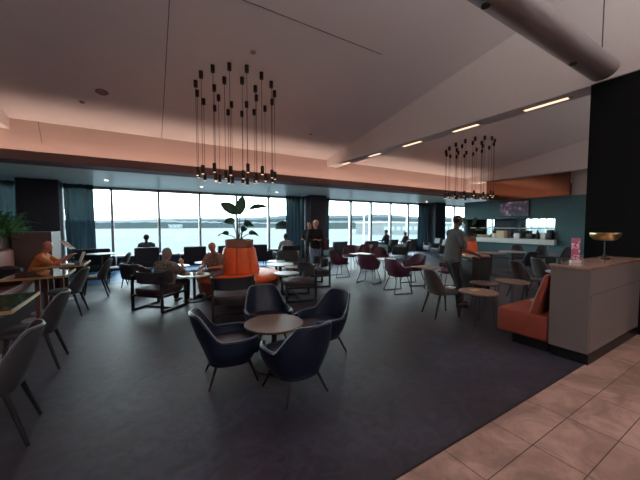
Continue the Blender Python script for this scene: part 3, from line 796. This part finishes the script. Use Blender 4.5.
# counter and orange bench at right ----------------------------------
t = thing('service_counter', 'putty-coloured counter with stone top against the black wall', 'counter', (4.31, 1.27, 0))
obj('plinth', B(.03, 1.88, -.0, .36, 0, .13), M_plinth, t, False)
obj('carcass', B(.0, 1.88, 0.0, .38, .13, 1.09, bev=.003), M_counter, t, False)
obj('worktop', B(-.015, 1.88, -.015, .40, 1.09, 1.125, bev=.004), M_ctop, t, False)
bm = bmesh.new(); box(bm, .0, 1.88, -.0025, .002, .80, .803); box(bm, .04, .0425, -.0025, .002, .13, .80); obj('panel_joint', bm, mat('joint_dark', (.06, .045, .04), .8), t, False)
t = thing('bench_seat', 'rust orange leather bench fixed behind the putty counter', 'bench', (4.31, 1.67, 0))
obj('plinth', B(.06, 1.85, .0, .42, 0, .13), M_plinth, t, False)
obj('seat_cushion', B(0, 1.87, .0, .60, .13, .455, bev=.03, seg=3), M_rust, t)
bm = B(.01, 1.86, 0, .11, .42, .98, bev=.035, seg=3)
for v in bm.verts:
    v.co.y = v.co.y*(1-.5*(v.co.z-.42)/.56)+(.98-v.co.z)*.22
obj('backrest', bm, M_rust, t)
tag(obj('booklet', B(-.08, .08, -.06, .06, 0, .01), M_cream, loc=(5.1, 2.12, .456)), 'small booklet left on the orange bench seat', 'booklet')
# table lamp
t = thing('table_lamp', 'brass dome table lamp on a slim stem on the counter', 'lamp', (5.55, 1.5, 1.125))
obj('base', lathe(bmesh.new(), [(0, 0), (.06, 0), (.058, .012), (.018, .02), (.016, .06), (0, .06)], 24), mat('dark_bronze', (.05, .03, .02), .35, metal=.8), t)
bm = bmesh.new(); rod(bm, (0, 0, .05), (0, 0, .27), .007); obj('stem', bm, M_chrome, t)
obj('shade', lathe(bmesh.new(), [(0, .262), (.07, .258), (.12, .268), (.158, .31), (.165, .345), (.163, .362), (.157, .362), (.157, .345), (.15, .315), (.115, .278), (.06, .27), (0, .272)], 40), M_brass, t)
# sign on counter
def sign_mat():
    m = mat('sign_print', (.38, .10, .16), .35); ns, ln, b = nodes(m)
    tc = ns.new('ShaderNodeTexCoord'); w = ns.new('ShaderNodeTexWave'); w.wave_type = 'RINGS'; w.inputs['Scale'].default_value = 2.2; w.rings_direction = 'X'; w.inputs['Distortion'].default_value = 9; w.inputs['Detail Scale'].default_value = 8; w.inputs['Detail'].default_value = 1
    cr = ns.new('ShaderNodeValToRGB'); cr.color_ramp.elements[0].position = .80; cr.color_ramp.elements[0].color = (.40, .10, .18, 1); cr.color_ramp.elements[1].position = .9; cr.color_ramp.elements[1].color = (.75, .62, .68, 1)
    ln.new(tc.outputs['Object'], w.inputs['Vector']); ln.new(w.outputs['Fac'], cr.inputs['Fac']); ln.new(cr.outputs['Color'], b.inputs['Base Color'])
    return m
t = thing('menu_stand', 'pink and white swirled sign stand on the counter corner', 'sign', (4.66, 1.53, 1.125), math.radians(-48))
obj('foot', B(-.05, .05, -.03, .03, 0, .035, bev=.003), M_whitep, t)
obj('card_holder', B(-.045, .045, -.005, .005, .03, .31, bev=.002), sign_mat(), t)
tag(obj('pen_holder', lathe(bmesh.new(), [(0, 0), (.025, 0), (.025, .05), (.02, .05), (.02, .01), (0, .01)], 16), M_chrome, loc=(4.40, 1.60, 1.125)), 'tiny metal holder at the far corner of the counter', 'holder')

# tableware at the guests' table
TT = .551
for x, y, r, l in ((.88, 6.86, .085, 'white plate with pastry nearest the seated woman'), (1.12, 6.78, .11, 'white plate with food in front of floral shirt man'),):
    t = thing('plate', l, 'plate', (x, y, TT)); obj('dish', lathe(bmesh.new(), [(0, 0), (r*.6, 0), (r, .018), (r, .022), (r*.6, .008), (0, .008)], 24), M_whitep, t)
    obj('food', cushion(r*.55, r*.45, .008, .04, 2.2), M_cream, t)
tag(obj('drinking_glass', lathe(bmesh.new(), [(0, 0), (.03, 0), (.036, .11), (.032, .11), (.027, .01), (0, .01)], 20), M_whitep, loc=(1.16, 6.98, TT)), 'pale tumbler on the table between the older guests', 'glass')
tag(obj('coffee_cup', lathe(bmesh.new(), [(0, 0), (.025, 0), (.04, .07), (.036, .07), (.022, .008), (0, .008)], 20), M_whitep, loc=(.98, 6.6, TT)), 'white cup on the table between the older guests', 'cup')

# ------------------------------------------------------------------ people
def caps_obj(name, caps, m, parent, vox=.011):
    """one continuous surface grown over tapered limbs: (p0, r0, p1, r1)"""
    bm = bmesh.new()
    for p0, r0, p1, r1 in caps:
        p0, p1 = Vector(p0), Vector(p1); d = p1-p0; L = d.length; d.normalize()
        u = d.orthogonal().normalized(); w = d.cross(u); prof = []
        for k in range(5): a = PI/2*k/4; prof.append((r0*math.sin(a), -r0*math.cos(a)))
        for k in range(5): a = PI/2*k/4; prof.append((r1*math.cos(a), L+r1*math.sin(a)))
        rings = []
        for rr, t in prof:
            if rr < 1e-5: rings.append([bm.verts.new(p0+d*t)])
            else: rings.append([bm.verts.new(p0+d*t+(u*math.cos(2*PI*q/12)+w*math.sin(2*PI*q/12))*rr) for q in range(12)])
        for a, b in zip(rings, rings[1:]):
            for q in range(12):
                if len(a) == 1: bm.faces.new((a[0], b[(q+1) % 12], b[q]))
                elif len(b) == 1: bm.faces.new((a[q], a[(q+1) % 12], b[0]))
                else: bm.faces.new((a[q], a[(q+1) % 12], b[(q+1) % 12], b[q]))
    o = obj(name, bm, m, parent)
    md = o.modifiers.new('remesh', 'REMESH'); md.mode = 'VOXEL'; md.voxel_size = vox; md.use_smooth_shade = True
    sm_ = o.modifiers.new('smooth', 'SMOOTH'); sm_.factor = .5; sm_.iterations = 3 if vox > .008 else 2
    return o
def ell(bm, c, r, n=16, zmin=None):
    r0 = bmesh.ops.create_uvsphere(bm, u_segments=n, v_segments=n-4, radius=1)
    for v in r0['verts']: v.co = Vector((v.co.x*r[0]+c[0], v.co.y*r[1]+c[1], v.co.z*r[2]+c[2]))
    return r0['verts']
def person(label, loc, rz, J, skin, top, legm, hair, hairstyle='short', shoe=M_shoe, sleeve=.5, look=0, nod=0, apron=None, wide=1.0, shorts=False):
    """J: dict of joints in local space, facing +Y"""
    t = thing('person', label, 'person', loc, rz)
    P = {k: Vector(v) for k, v in J.items()}
    w = wide; pel, ch, nk, hd = P['pelvis'], P['chest'], P['neck'], P['head']
    f = Vector((math.sin(look)*math.cos(nod), math.cos(look)*math.cos(nod), -math.sin(nod)))
    sd = Vector((f.y, -f.x, 0)).normalized(); up = sd.cross(f).normalized(); hc = hd+Vector((0, 0, .02))
    X = Vector((1, 0, 0)); caps = []
    def torso(g, top_=True):
        c = [(pel-X*.06*w, .105*w+g, ch-X*.075*w, .10*w+g), (pel+X*.06*w, .105*w+g, ch+X*.075*w, .10*w+g), (pel, .115*w+g, ch, .11*w+g)]
        c += [(P['sh_l'], .058+g, P['sh_r'], .058+g), (ch-X*.05, .10+g, P['sh_l'].lerp(nk, .4), .055+g), (ch+X*.05, .10+g, P['sh_r'].lerp(nk, .4), .055+g)]
        return c
    caps += torso(0)
    caps += [(ch.lerp(nk, .5), .07, nk, .058), (nk, .056, hd-up*.03, .050)]
    caps += [(hc+up*.035-f*.012, .082, hc-up*.015+f*.008, .072), (hc-up*.03+f*.02, .058, hc-up*.072+f*.045, .032), (hc+f*.066+up*.015, .010, hc+f*.090-up*.012, .014)]
    for s_ in (-1, 1): caps.append((hc+sd*s_*.076+up*.012-f*.01, .014, hc+sd*s_*.074-up*.016-f*.005, .009))
    for q, s_ in (('l', -1), ('r', 1)):
        sh, el, ha = P['sh_'+q], P['el_'+q], P['ha_'+q]
        caps += [(sh, .055*w, el, .038*w), (el, .038*w, el.lerp(ha, .92), .024)]
        d = (ha-el).normalized(); side = d.cross(Vector((0, 0, 1)))
        side = side.normalized() if side.length > .1 else Vector((1, 0, 0)); dn_ = side.cross(d).normalized()
        if dn_.z > 0: dn_ = -dn_
        for k, L in enumerate((.066, .076, .072, .056)):
            o_ = ha+side*(k-1.5)*.021; m_ = o_+d*L*.55+dn_*.006
            caps += [(ha-d*.05+side*(k-1.5)*.010, .014, o_, .0125), (o_, .0105, m_, .0095), (m_, .0095, m_+d*L*.35+dn_*.028, .008)]
        tb = ha-d*.03-side*s_*.022
        caps += [(tb, .013, tb-side*s_*.026+d*.026, .0105), (tb-side*s_*.026+d*.026, .0105, tb-side*s_*.030+d*.052+dn_*.012, .009)]
        hp, kn, an, to = P['hip_'+q], P['kn_'+q], P['an_'+q], P['to_'+q]
        caps += [(hp, .092*w, kn, .060), (kn, .058, kn.lerp(an, .35), .055), (kn.lerp(an, .35), .055, an, .036), (an, .034, to, .026)]
    caps_obj('body', caps, skin, t, .0085)
    # face
    for s in (-1, 1):
        bm = bmesh.new(); ell(bm, hc+f*.078+sd*s*.03+up*.018, (.009, .009, .007), 8); obj('eye', bm, M_eye, t)
    bm = bmesh.new(); c = hc+f*.082-up*.045; tube(bm, [c-sd*.02-f*.006, c, c+sd*.02-f*.006], .0045, 6); obj('mouth', bm, mat('lips', (.30, .08, .07), .5), t)
    # hair
    if hairstyle != 'bald':
        bm = bmesh.new(); vs = ell(bm, hc+Vector((0, 0, .03))-f*.015, (.088, .092, .095), 18)
        kill = [v for v in vs if (v.co-hc).dot(f) > .045 and (v.co-hc).dot(up) < .07 or ((v.co-hc).dot(up) < (-.02 if hairstyle == 'short' else -.08) and (v.co-hc).dot(f) > -.03) or (v.co-hc).dot(up) < -.1]
        bmesh.ops.delete(bm, geom=kill, context='VERTS')
        for v in bm.verts: v.co += Vector((random.uniform(-1, 1), random.uniform(-1, 1), random.uniform(-1, 1)))*.004
        bmesh.ops.solidify(bm, geom=bm.faces[:], thickness=.01)
        obj('hair', bm, hair, t)
        if hairstyle == 'bob':
            bm = bmesh.new(); ell(bm, hc-f*.045-up*.03, (.078, .07, .095), 16); obj('hair_back', bm, hair, t)
        if hairstyle == 'bun':
            bm = bmesh.new(); ell(bm, hc-f*.10+up*.04, (.04, .04, .04), 12); obj('hair_bun', bm, hair, t)
    # shirt
    g = .014; c = torso(g) + [(ch.lerp(nk, .5), .075+g, nk-(nk-ch)*.12, .056+g)]
    c += [(pel-X*.07*w-Vector((0, 0, .02)), .11*w+g, pel+X*.07*w-Vector((0, 0, .02)), .11*w+g)]
    for q in 'lr':
        sh, el, ha = P['sh_'+q], P['el_'+q], P['ha_'+q]; e_ = sh.lerp(el, min(1, sleeve))
        c.append((sh, .056*w+g, e_, .046*w+g))
        if sleeve > 1: c.append((el, .042*w+g, el.lerp(ha, min(.85, (sleeve-1)*1.6)), .030+g*.7))
    caps_obj('shirt', c, top, t, .012)
    g = .012; c = []
    for q in 'lr':
        hp, kn, an = P['hip_'+q], P['kn_'+q], P['an_'+q]
        c += [(pel-Vector((0, 0, .05)), .115*w, hp, .098*w+g*.5), (hp, .094*w+g, kn, .062+g)]
        if not shorts: c.append((kn, .060+g, an.lerp(kn, .12), .046+g))
    caps_obj('trousers', c, legm, t, .012)
    for q in 'lr':
        an, to = P['an_'+q], P['to_'+q]; d = (to-an); d.z = 0; d.normalize()
        bm = bmesh.new(); vs = ell(bm, (0, 0, 0), (.046, .13, .05), 14)
        for v in vs: v.co.z = max(v.co.z, -.03)
        o = obj('shoe', bm, shoe, t); o.location = (an.x+d.x*.06, an.y+d.y*.06, an.z-.045 if an.z > .09 else .031); o.rotation_euler = (0, 0, math.atan2(-d.x, d.y))
    if apron is not None:
        bm = bmesh.new(); rows = []
        for k in range(9):
            z = ch.z-.02-(ch.z-.02-P['kn_l'].z+.02)*k/8; rows.append([((.15+.012*k)*math.sin(u), pel.y+(.16+.01*k)*math.cos(u), z) for u in [math.radians(-75+150*i/14) for i in range(15)]])
        grid(bm, rows); bmesh.ops.solidify(bm, geom=bm.faces[:], thickness=.006); obj('apron', bm, apron, t)
    return t
def sit(sh=.44, lean=.0, el=None, ha=None, spread=.1, sw=.19, foot=.42, dz=0, armz=0, hunch=0):
    J = dict(pelvis=(0, 0, sh+.11), chest=(0, .02+lean*.6, sh+.36), neck=(0, .02+lean, sh+.54-hunch), head=(0, .05+lean*1.3, sh+.67-hunch))
    for q, s in (('l', -1), ('r', 1)):
        J['sh_'+q] = (s*sw, .01+lean*.9, sh+.46-hunch); J['el_'+q] = (s*(sw+.05), .12+lean, sh+.24); J['ha_'+q] = (s*.12, .36+lean, sh+.26)
        J['hip_'+q] = (s*.1, .02, sh+.09); J['kn_'+q] = (s*(spread+.04), .43, sh+.08); J['an_'+q] = (s*(spread+.05), foot, .08); J['to_'+q] = (s*(spread+.06), foot+.14, .045)
    for d in (el or {}, ha or {}): J.update(d)
    return J
def stand(h=1.75, lean=0, over=None, stride=.1):
    k = h/1.75
    J = dict(pelvis=(0, 0, .95), chest=(0, .02+lean*.5, 1.28), neck=(0, lean+.01, 1.49), head=(0, .04+lean*1.4, 1.63))
    for q, s in (('l', -1), ('r', 1)):
        J['sh_'+q] = (s*.19, lean, 1.42); J['el_'+q] = (s*.24, lean*.8-.02, 1.13); J['ha_'+q] = (s*.22, .12+lean, .90)
        J['hip_'+q] = (s*.095, 0, .92); J['kn_'+q] = (s*.11, .03+s*stride*.5, .50); J['an_'+q] = (s*.12, s*stride, .08); J['to_'+q] = (s*.14, .14+s*stride, .045)
    J.update(over or {})
    return {a: (v[0]*k, v[1]*k, v[2]*k) for a, v in J.items()}

# standing man in the grey shirt
person('man in grey shirt and black trousers standing and leaning towards the trolley', (5.26, 3.66, 0), face(.85, -.42),
       stand(1.76, .05, dict(el_r=(.26, .10, 1.12), ha_r=(.20, .40, 1.02), el_l=(-.25, .14, 1.13), ha_l=(-.17, .42, 1.04), an_l=(-.1, .22, .08), to_l=(-.11, .36, .045), kn_l=(-.1, .16, .5))), M_skin2, M_greyshirt, M_trous, M_hairdark, nod=.45, wide=1.12, sleeve=.75)
# standing woman by the column
person('woman with pale hair standing in a black top, looking down at her hands', (4.72, 8.05, 0), face(-.25, -1),
       stand(1.72, .03, dict(el_r=(.25, .06, 1.12), ha_r=(.06, .26, 1.18), el_l=(-.25, .06, 1.12), ha_l=(-.06, .27, 1.16))), M_skin, M_blackshirt, M_jeans, mat('hair_blonde', (.75, .66, .55), .8, noise=.3), 'bob', nod=.35, sleeve=1.4)
tag(obj('shoulder_bag', cushion(.13, .07, 0, .34, 3, puff=.03), mat('plum_bag', (.06, .02, .035), .7), loc=(5.03, 7.95, .82)), 'dark plum shoulder bag at the hip of the pale haired woman', 'bag')
person('person in black standing behind the pale haired woman', (5.05, 8.95, 0), face(-.9, -.6),
       stand(1.70, .02, dict(el_r=(.25, .05, 1.14), ha_r=(.16, .28, 1.15))), M_skin, M_blackshirt, mat('plum_trousers', (.06, .045, .05), .8), M_hairdark, nod=.2, sleeve=1.3)
# woman in the speckled blouse
person('older woman with grey bob in a speckled blouse, hand raised to chin', (.42, 6.62, -.04), face(.8, .6),
       sit(.37, .04, dict(el_r=(.27, .24, .66)), dict(ha_r=(.12, .33, .90), ha_l=(-.1, .42, .60)), sw=.2), M_skin, M_dress, M_trous, M_hairgrey, 'bob', look=0, nod=.15, wide=1.3, sleeve=.8)
# man in the floral shirt
person('older bald man in a patterned shirt eating on the orange island seat', (1.58, 7.15, 0), face(-.75, -.65),
       sit(.42, .12, None, dict(ha_l=(-.1, .44, .66), ha_r=(.12, .46, .66)), hunch=.02), mat('skin_ruddy', (.55, .20, .13), .5), M_floral, mat('grey_shorts', (.10, .09, .09), .8), M_hairgrey, 'bald', nod=.5, wide=1.15, sleeve=.6, shorts=True)
# reading man at left
person('bald man in an orange shirt reading a magazine at the left tables', (-1.93, 8.78, -.03), face(1, -.1),
       sit(.44, .14, dict(el_l=(-.24, .38, .76), el_r=(.24, .38, .76)), dict(ha_l=(-.1, .64, .96), ha_r=(.12, .64, .96)), hunch=-.02), mat('skin_ruddy', (.55, .20, .13), .5), M_orangeshirt, M_trous, M_hairgrey, 'bald', nod=.45, wide=1.1, sleeve=.7)
tag(obj('handbag', cushion(.2, .14, 0, .32, 3, puff=.05), M_blackshirt, loc=(-2.08, 7.75, .472)), 'black bag on the banquette beside the reading man', 'bag')
person('silhouetted man in dark sweater seated facing the left windows', (.25, 11.78, 0), face(0, 1), sit(.46, 0), M_skin2, mat('grey_sweater', (.08, .08, .085), .8), M_trous, M_hairdark, nod=.1, sleeve=1.5)
person('guest in a pale shirt seated by the curtain facing the window', (4.75, 10.24, 0), face(.1, 1), sit(.46, .02), M_skin2, M_paleshirt, M_trous, M_hairdark, look=-.5, sleeve=1.4)
person('guest in dark jacket seated at the window between mullions', (11.0, 11.42, 0), face(-.3, 1), sit(.54, .02), M_skin2, mat('dark_jacket', (.03, .035, .045), .8), M_trous, M_hairdark, sleeve=1.5)
person('fair-haired guest seated at the window, right of the dark jacketed one', (12.3, 11.34, 0), face(-.3, 1), sit(.44, .02), M_skin, mat('dusky_top', (.14, .08, .08), .8), M_trous, M_hairbrown, 'bob', sleeve=1.3)

# ------------------------------------------------------------------ outside
def ground_mat():
    m = mat('airfield', (.5, .5, .5), .9); ns, ln, b = nodes(m)
    tc = ns.new('ShaderNodeTexCoord'); sp = ns.new('ShaderNodeSeparateXYZ'); ln.new(tc.outputs['Object'], sp.inputs[0])
    n = ns.new('ShaderNodeTexNoise'); n.inputs['Scale'].default_value = .012; n.inputs['Detail'].default_value = 4; ln.new(tc.outputs['Object'], n.inputs['Vector'])
    ad = ns.new('ShaderNodeMath'); ad.operation = 'MULTIPLY_ADD'; ad.inputs[1].default_value = 90; ln.new(n.outputs['Fac'], ad.inputs[0]); ln.new(sp.outputs['Y'], ad.inputs[2])
    mr = ns.new('ShaderNodeMapRange'); mr.inputs['From Max'].default_value = 1000; ln.new(ad.outputs[0], mr.inputs['Value'])
    cr = ns.new('ShaderNodeValToRGB'); cr.color_ramp.interpolation = 'LINEAR'; e = cr.color_ramp.elements
    e[0].position = 0; e[0].color = (.50, .60, .60, 1); e[1].position = 1; e[1].color = (.10, .15, .10, 1)
    for p, c in ((.20, (.47, .57, .57)), (.21, (.36, .44, .38)), (.235, (.36, .44, .38)), (.245, (.52, .62, .62)), (.30, (.52, .60, .58)), (.32, (.36, .34, .21)), (.55, (.38, .38, .24)), (.66, (.22, .30, .20))):
        q = e.new(p); q.color = (*c, 1)
    ln.new(mr.outputs['Result'], cr.inputs['Fac']); dk = ns.new('ShaderNodeVectorMath'); dk.operation = 'SCALE'; dk.inputs['Scale'].default_value = .053; ln.new(cr.outputs['Color'], dk.inputs[0]); ln.new(dk.outputs['Vector'], b.inputs['Base Color'])
    return m
bm = bmesh.new(); grid(bm, [[(-1500, 13.2, -5), (-1500, 2500, -5)], [(3000, 13.2, -5), (3000, 2500, -5)]])
o = structure('ground_airfield', bm, ground_mat())
def ridge(name, y, h0, h1, m, seed, x0=-900, x1=2600, depth=60, k=1.):
    random.seed(seed); bm = bmesh.new(); rows = []
    N = 360
    for i in range(N+1):
        x = x0+(x1-x0)*i/N
        u = max(0, min(1, (x+100)/900)); h = (h0+(h1-h0)*u)*(.86+.09*math.sin(x*.006+seed)+.05*math.sin(x*.021))+random.uniform(-.6, .9)*k
        rows.append([(x, y, -5), (x, y+depth*.1, -5+h*.75), (x, y+depth*.4, -5+h), (x, y+depth, -5+h*.6), (x, y+depth, -5)])
    grid(bm, rows); return structure(name, bm, m, smooth=True)
ridge('ground_treeline', 640, 15, 16, mat('near_trees', (.0065, .0125, .0115), .9, noise=.5, nscale=.05), 2, k=1.5)
ridge('ground_hills', 700, 20, 46, mat('far_hills', (.008, .0145, .0145), .9, noise=.2, nscale=.02), 5, k=.8)
ridge('ground_wooded_hill', 400, 15.5, 17, mat('wooded_hill', (.0045, .0105, .0072), .9, noise=.5, nscale=.06), 8, x0=190, x1=1900, depth=50, k=.7)
random.seed(11)
def building(label, x, y, w, d, h):
    t = thing('airport_building', label, 'building', (x, y, -5))
    obj('walls', B(-w/2, w/2, -d/2, d/2, 0, h), mat('white_cladding', (.075, .08, .08), .7), t, False)
    bm = bmesh.new(); n = int(w/6)
    for i in range(n): box(bm, -w/2+1.5+i*6, -w/2+5+i*6, -d/2-.05, -d/2+.1, h*.35, h*.65)
    obj('window', bm, mat('building_glass', (.12, .2, .22), .3), t, False)
    obj('roof', B(-w/2-.5, w/2+.5, -d/2-.5, d/2+.5, h, h+.5), mat('roof_grey', (.5, .53, .53), .7), t, False)
building('long white terminal building beyond the right windows', 190, 170, 90, 30, 8)
building('low white hangar at the foot of the hills, centre windows', 250, 520, 46, 20, 6)
building('small white building before the distant trees, left windows', 60, 610, 22, 12, 6)
building('white shed far off beside the airfield grass', 330, 480, 50, 25, 6)
t = thing('light_mast', 'tall apron light mast outside the right windows', 'mast', (62, 75, -5))
bm = bmesh.new(); rod(bm, (0, 0, 0), (0, 0, 18), .22, .12); obj('pole', bm, M_frame, t)
obj('lamp_head', B(-1.2, 1.2, -.3, .3, 17.6, 18), M_frame, t, False)

# ------------------------------------------------------------------ light
w = bpy.data.worlds.new('world'); sc.world = w; w.use_nodes = True; nt = w.node_tree; bg = nt.nodes['Background']
tc = nt.nodes.new('ShaderNodeTexCoord'); sp = nt.nodes.new('ShaderNodeSeparateXYZ'); nt.links.new(tc.outputs['Generated'], sp.inputs[0])
cr = nt.nodes.new('ShaderNodeValToRGB'); e = cr.color_ramp.elements
e[0].position = 0; e[0].color = (.80, .95, .96, 1); e[1].position = .8; e[1].color = (.45, .68, .95, 1); q = e.new(.2); q.color = (.86, .97, 1, 1)
nz = nt.nodes.new('ShaderNodeTexNoise'); nz.inputs['Scale'].default_value = 4; nz.inputs['Detail'].default_value = 5
nt.links.new(tc.outputs['Generated'], nz.inputs['Vector'])
mx = nt.nodes.new('ShaderNodeMix'); mx.data_type = 'RGBA'; mx.blend_type = 'MULTIPLY'; mx.inputs[0].default_value = .18
nt.links.new(sp.outputs['Z'], cr.inputs['Fac']); nt.links.new(cr.outputs['Color'], mx.inputs[6]); nt.links.new(nz.outputs['Fac'], mx.inputs[7])
nt.links.new(mx.outputs[2], bg.inputs['Color']); bg.inputs['Strength'].default_value = 14

def light(name, typ, loc, energy, col, rot=(0, 0, 0), **k):
    l = bpy.data.lights.new(name, typ); l.energy = energy; l.color = col
    for a, v in k.items(): setattr(l, a, v)
    o = bpy.data.objects.new(name, l); C.objects.link(o); o.location = loc; o.rotation_euler = rot; return o
light('sun', 'SUN', (0, -20, 60), 1.2, (1, .95, .88), (math.radians(38), 0, math.radians(-25)), angle=.02)
# daylight portals at the glazing
for a, b in ((-1.25, 5.75), (8.1, 14.5), (17.1, 23.6)):
    o = light('portal', 'AREA', ((a+b)/2, YW+.3, 1.66), 1, (1, 1, 1), (math.radians(-90), 0, 0), shape='RECTANGLE', size=b-a, size_y=2.4)
    o.data.cycles.is_portal = True
# salmon LED run lying in the cove in front of the bulkhead
light('cove_light', 'AREA', ((XL+XR)/2, 9.33, 3.13), 82, (1, .70, .57), (math.radians(180-8), 0, 0), shape='RECTANGLE', size=XR-XL-.4, size_y=.07)
# added soft uplight on an unseen, made-up back wall ledge, brightening the ceiling
structure('trim_8', box(box(bmesh.new(), XL, XR, YB, YB+.4, 3.4, 3.5), XL, XR, YB+.36, YB+.4, 3.5, 3.62), M_band)
light('added_ceiling_fill', 'AREA', ((XL+XR)/2, YB+.2, 3.57), 2600, (1, .97, .97), (math.radians(180-50), 0, 0), shape='RECTANGLE', size=XR-XL-.4, size_y=.1)
# pendants glow: one warm lamp per ring at the bulbs' height
for x, y in ((1.95, 6.75), (10.75, 6.85)):
    for a in range(4):
        light('pendant_lamp', 'POINT', (x+.75*math.cos(a*PI/2+.4), y+.75*math.sin(a*PI/2+.4), 2.52), 3.5, (1, .5, .3), shadow_soft_size=.05)
# corridor downlights above the tiled walk behind the camera
for x in (-2, 1.5, 5):
    light('corridor_downlight', 'SPOT', (x, -.9, cz(-.9)-.1), 250, (1, .74, .64), spot_size=1.1, spot_blend=.7, shadow_soft_size=.1)
light('counter_downlight', 'SPOT', (5.2, 1.55, 3.6), 20, (1, .6, .4), spot_size=1.0, spot_blend=.8, shadow_soft_size=.05)

sc.view_settings.view_transform = 'Standard'; sc.view_settings.look = 'None'; sc.view_settings.gamma = 1
sc.view_settings.use_curve_mapping = False; sc.view_settings.exposure = 0
sc.cycles.use_denoising = True
sc.cycles.max_bounces = 10; sc.cycles.diffuse_bounces = 6; sc.cycles.transparent_max_bounces = 12
sc.cycles.sample_clamp_indirect = 5
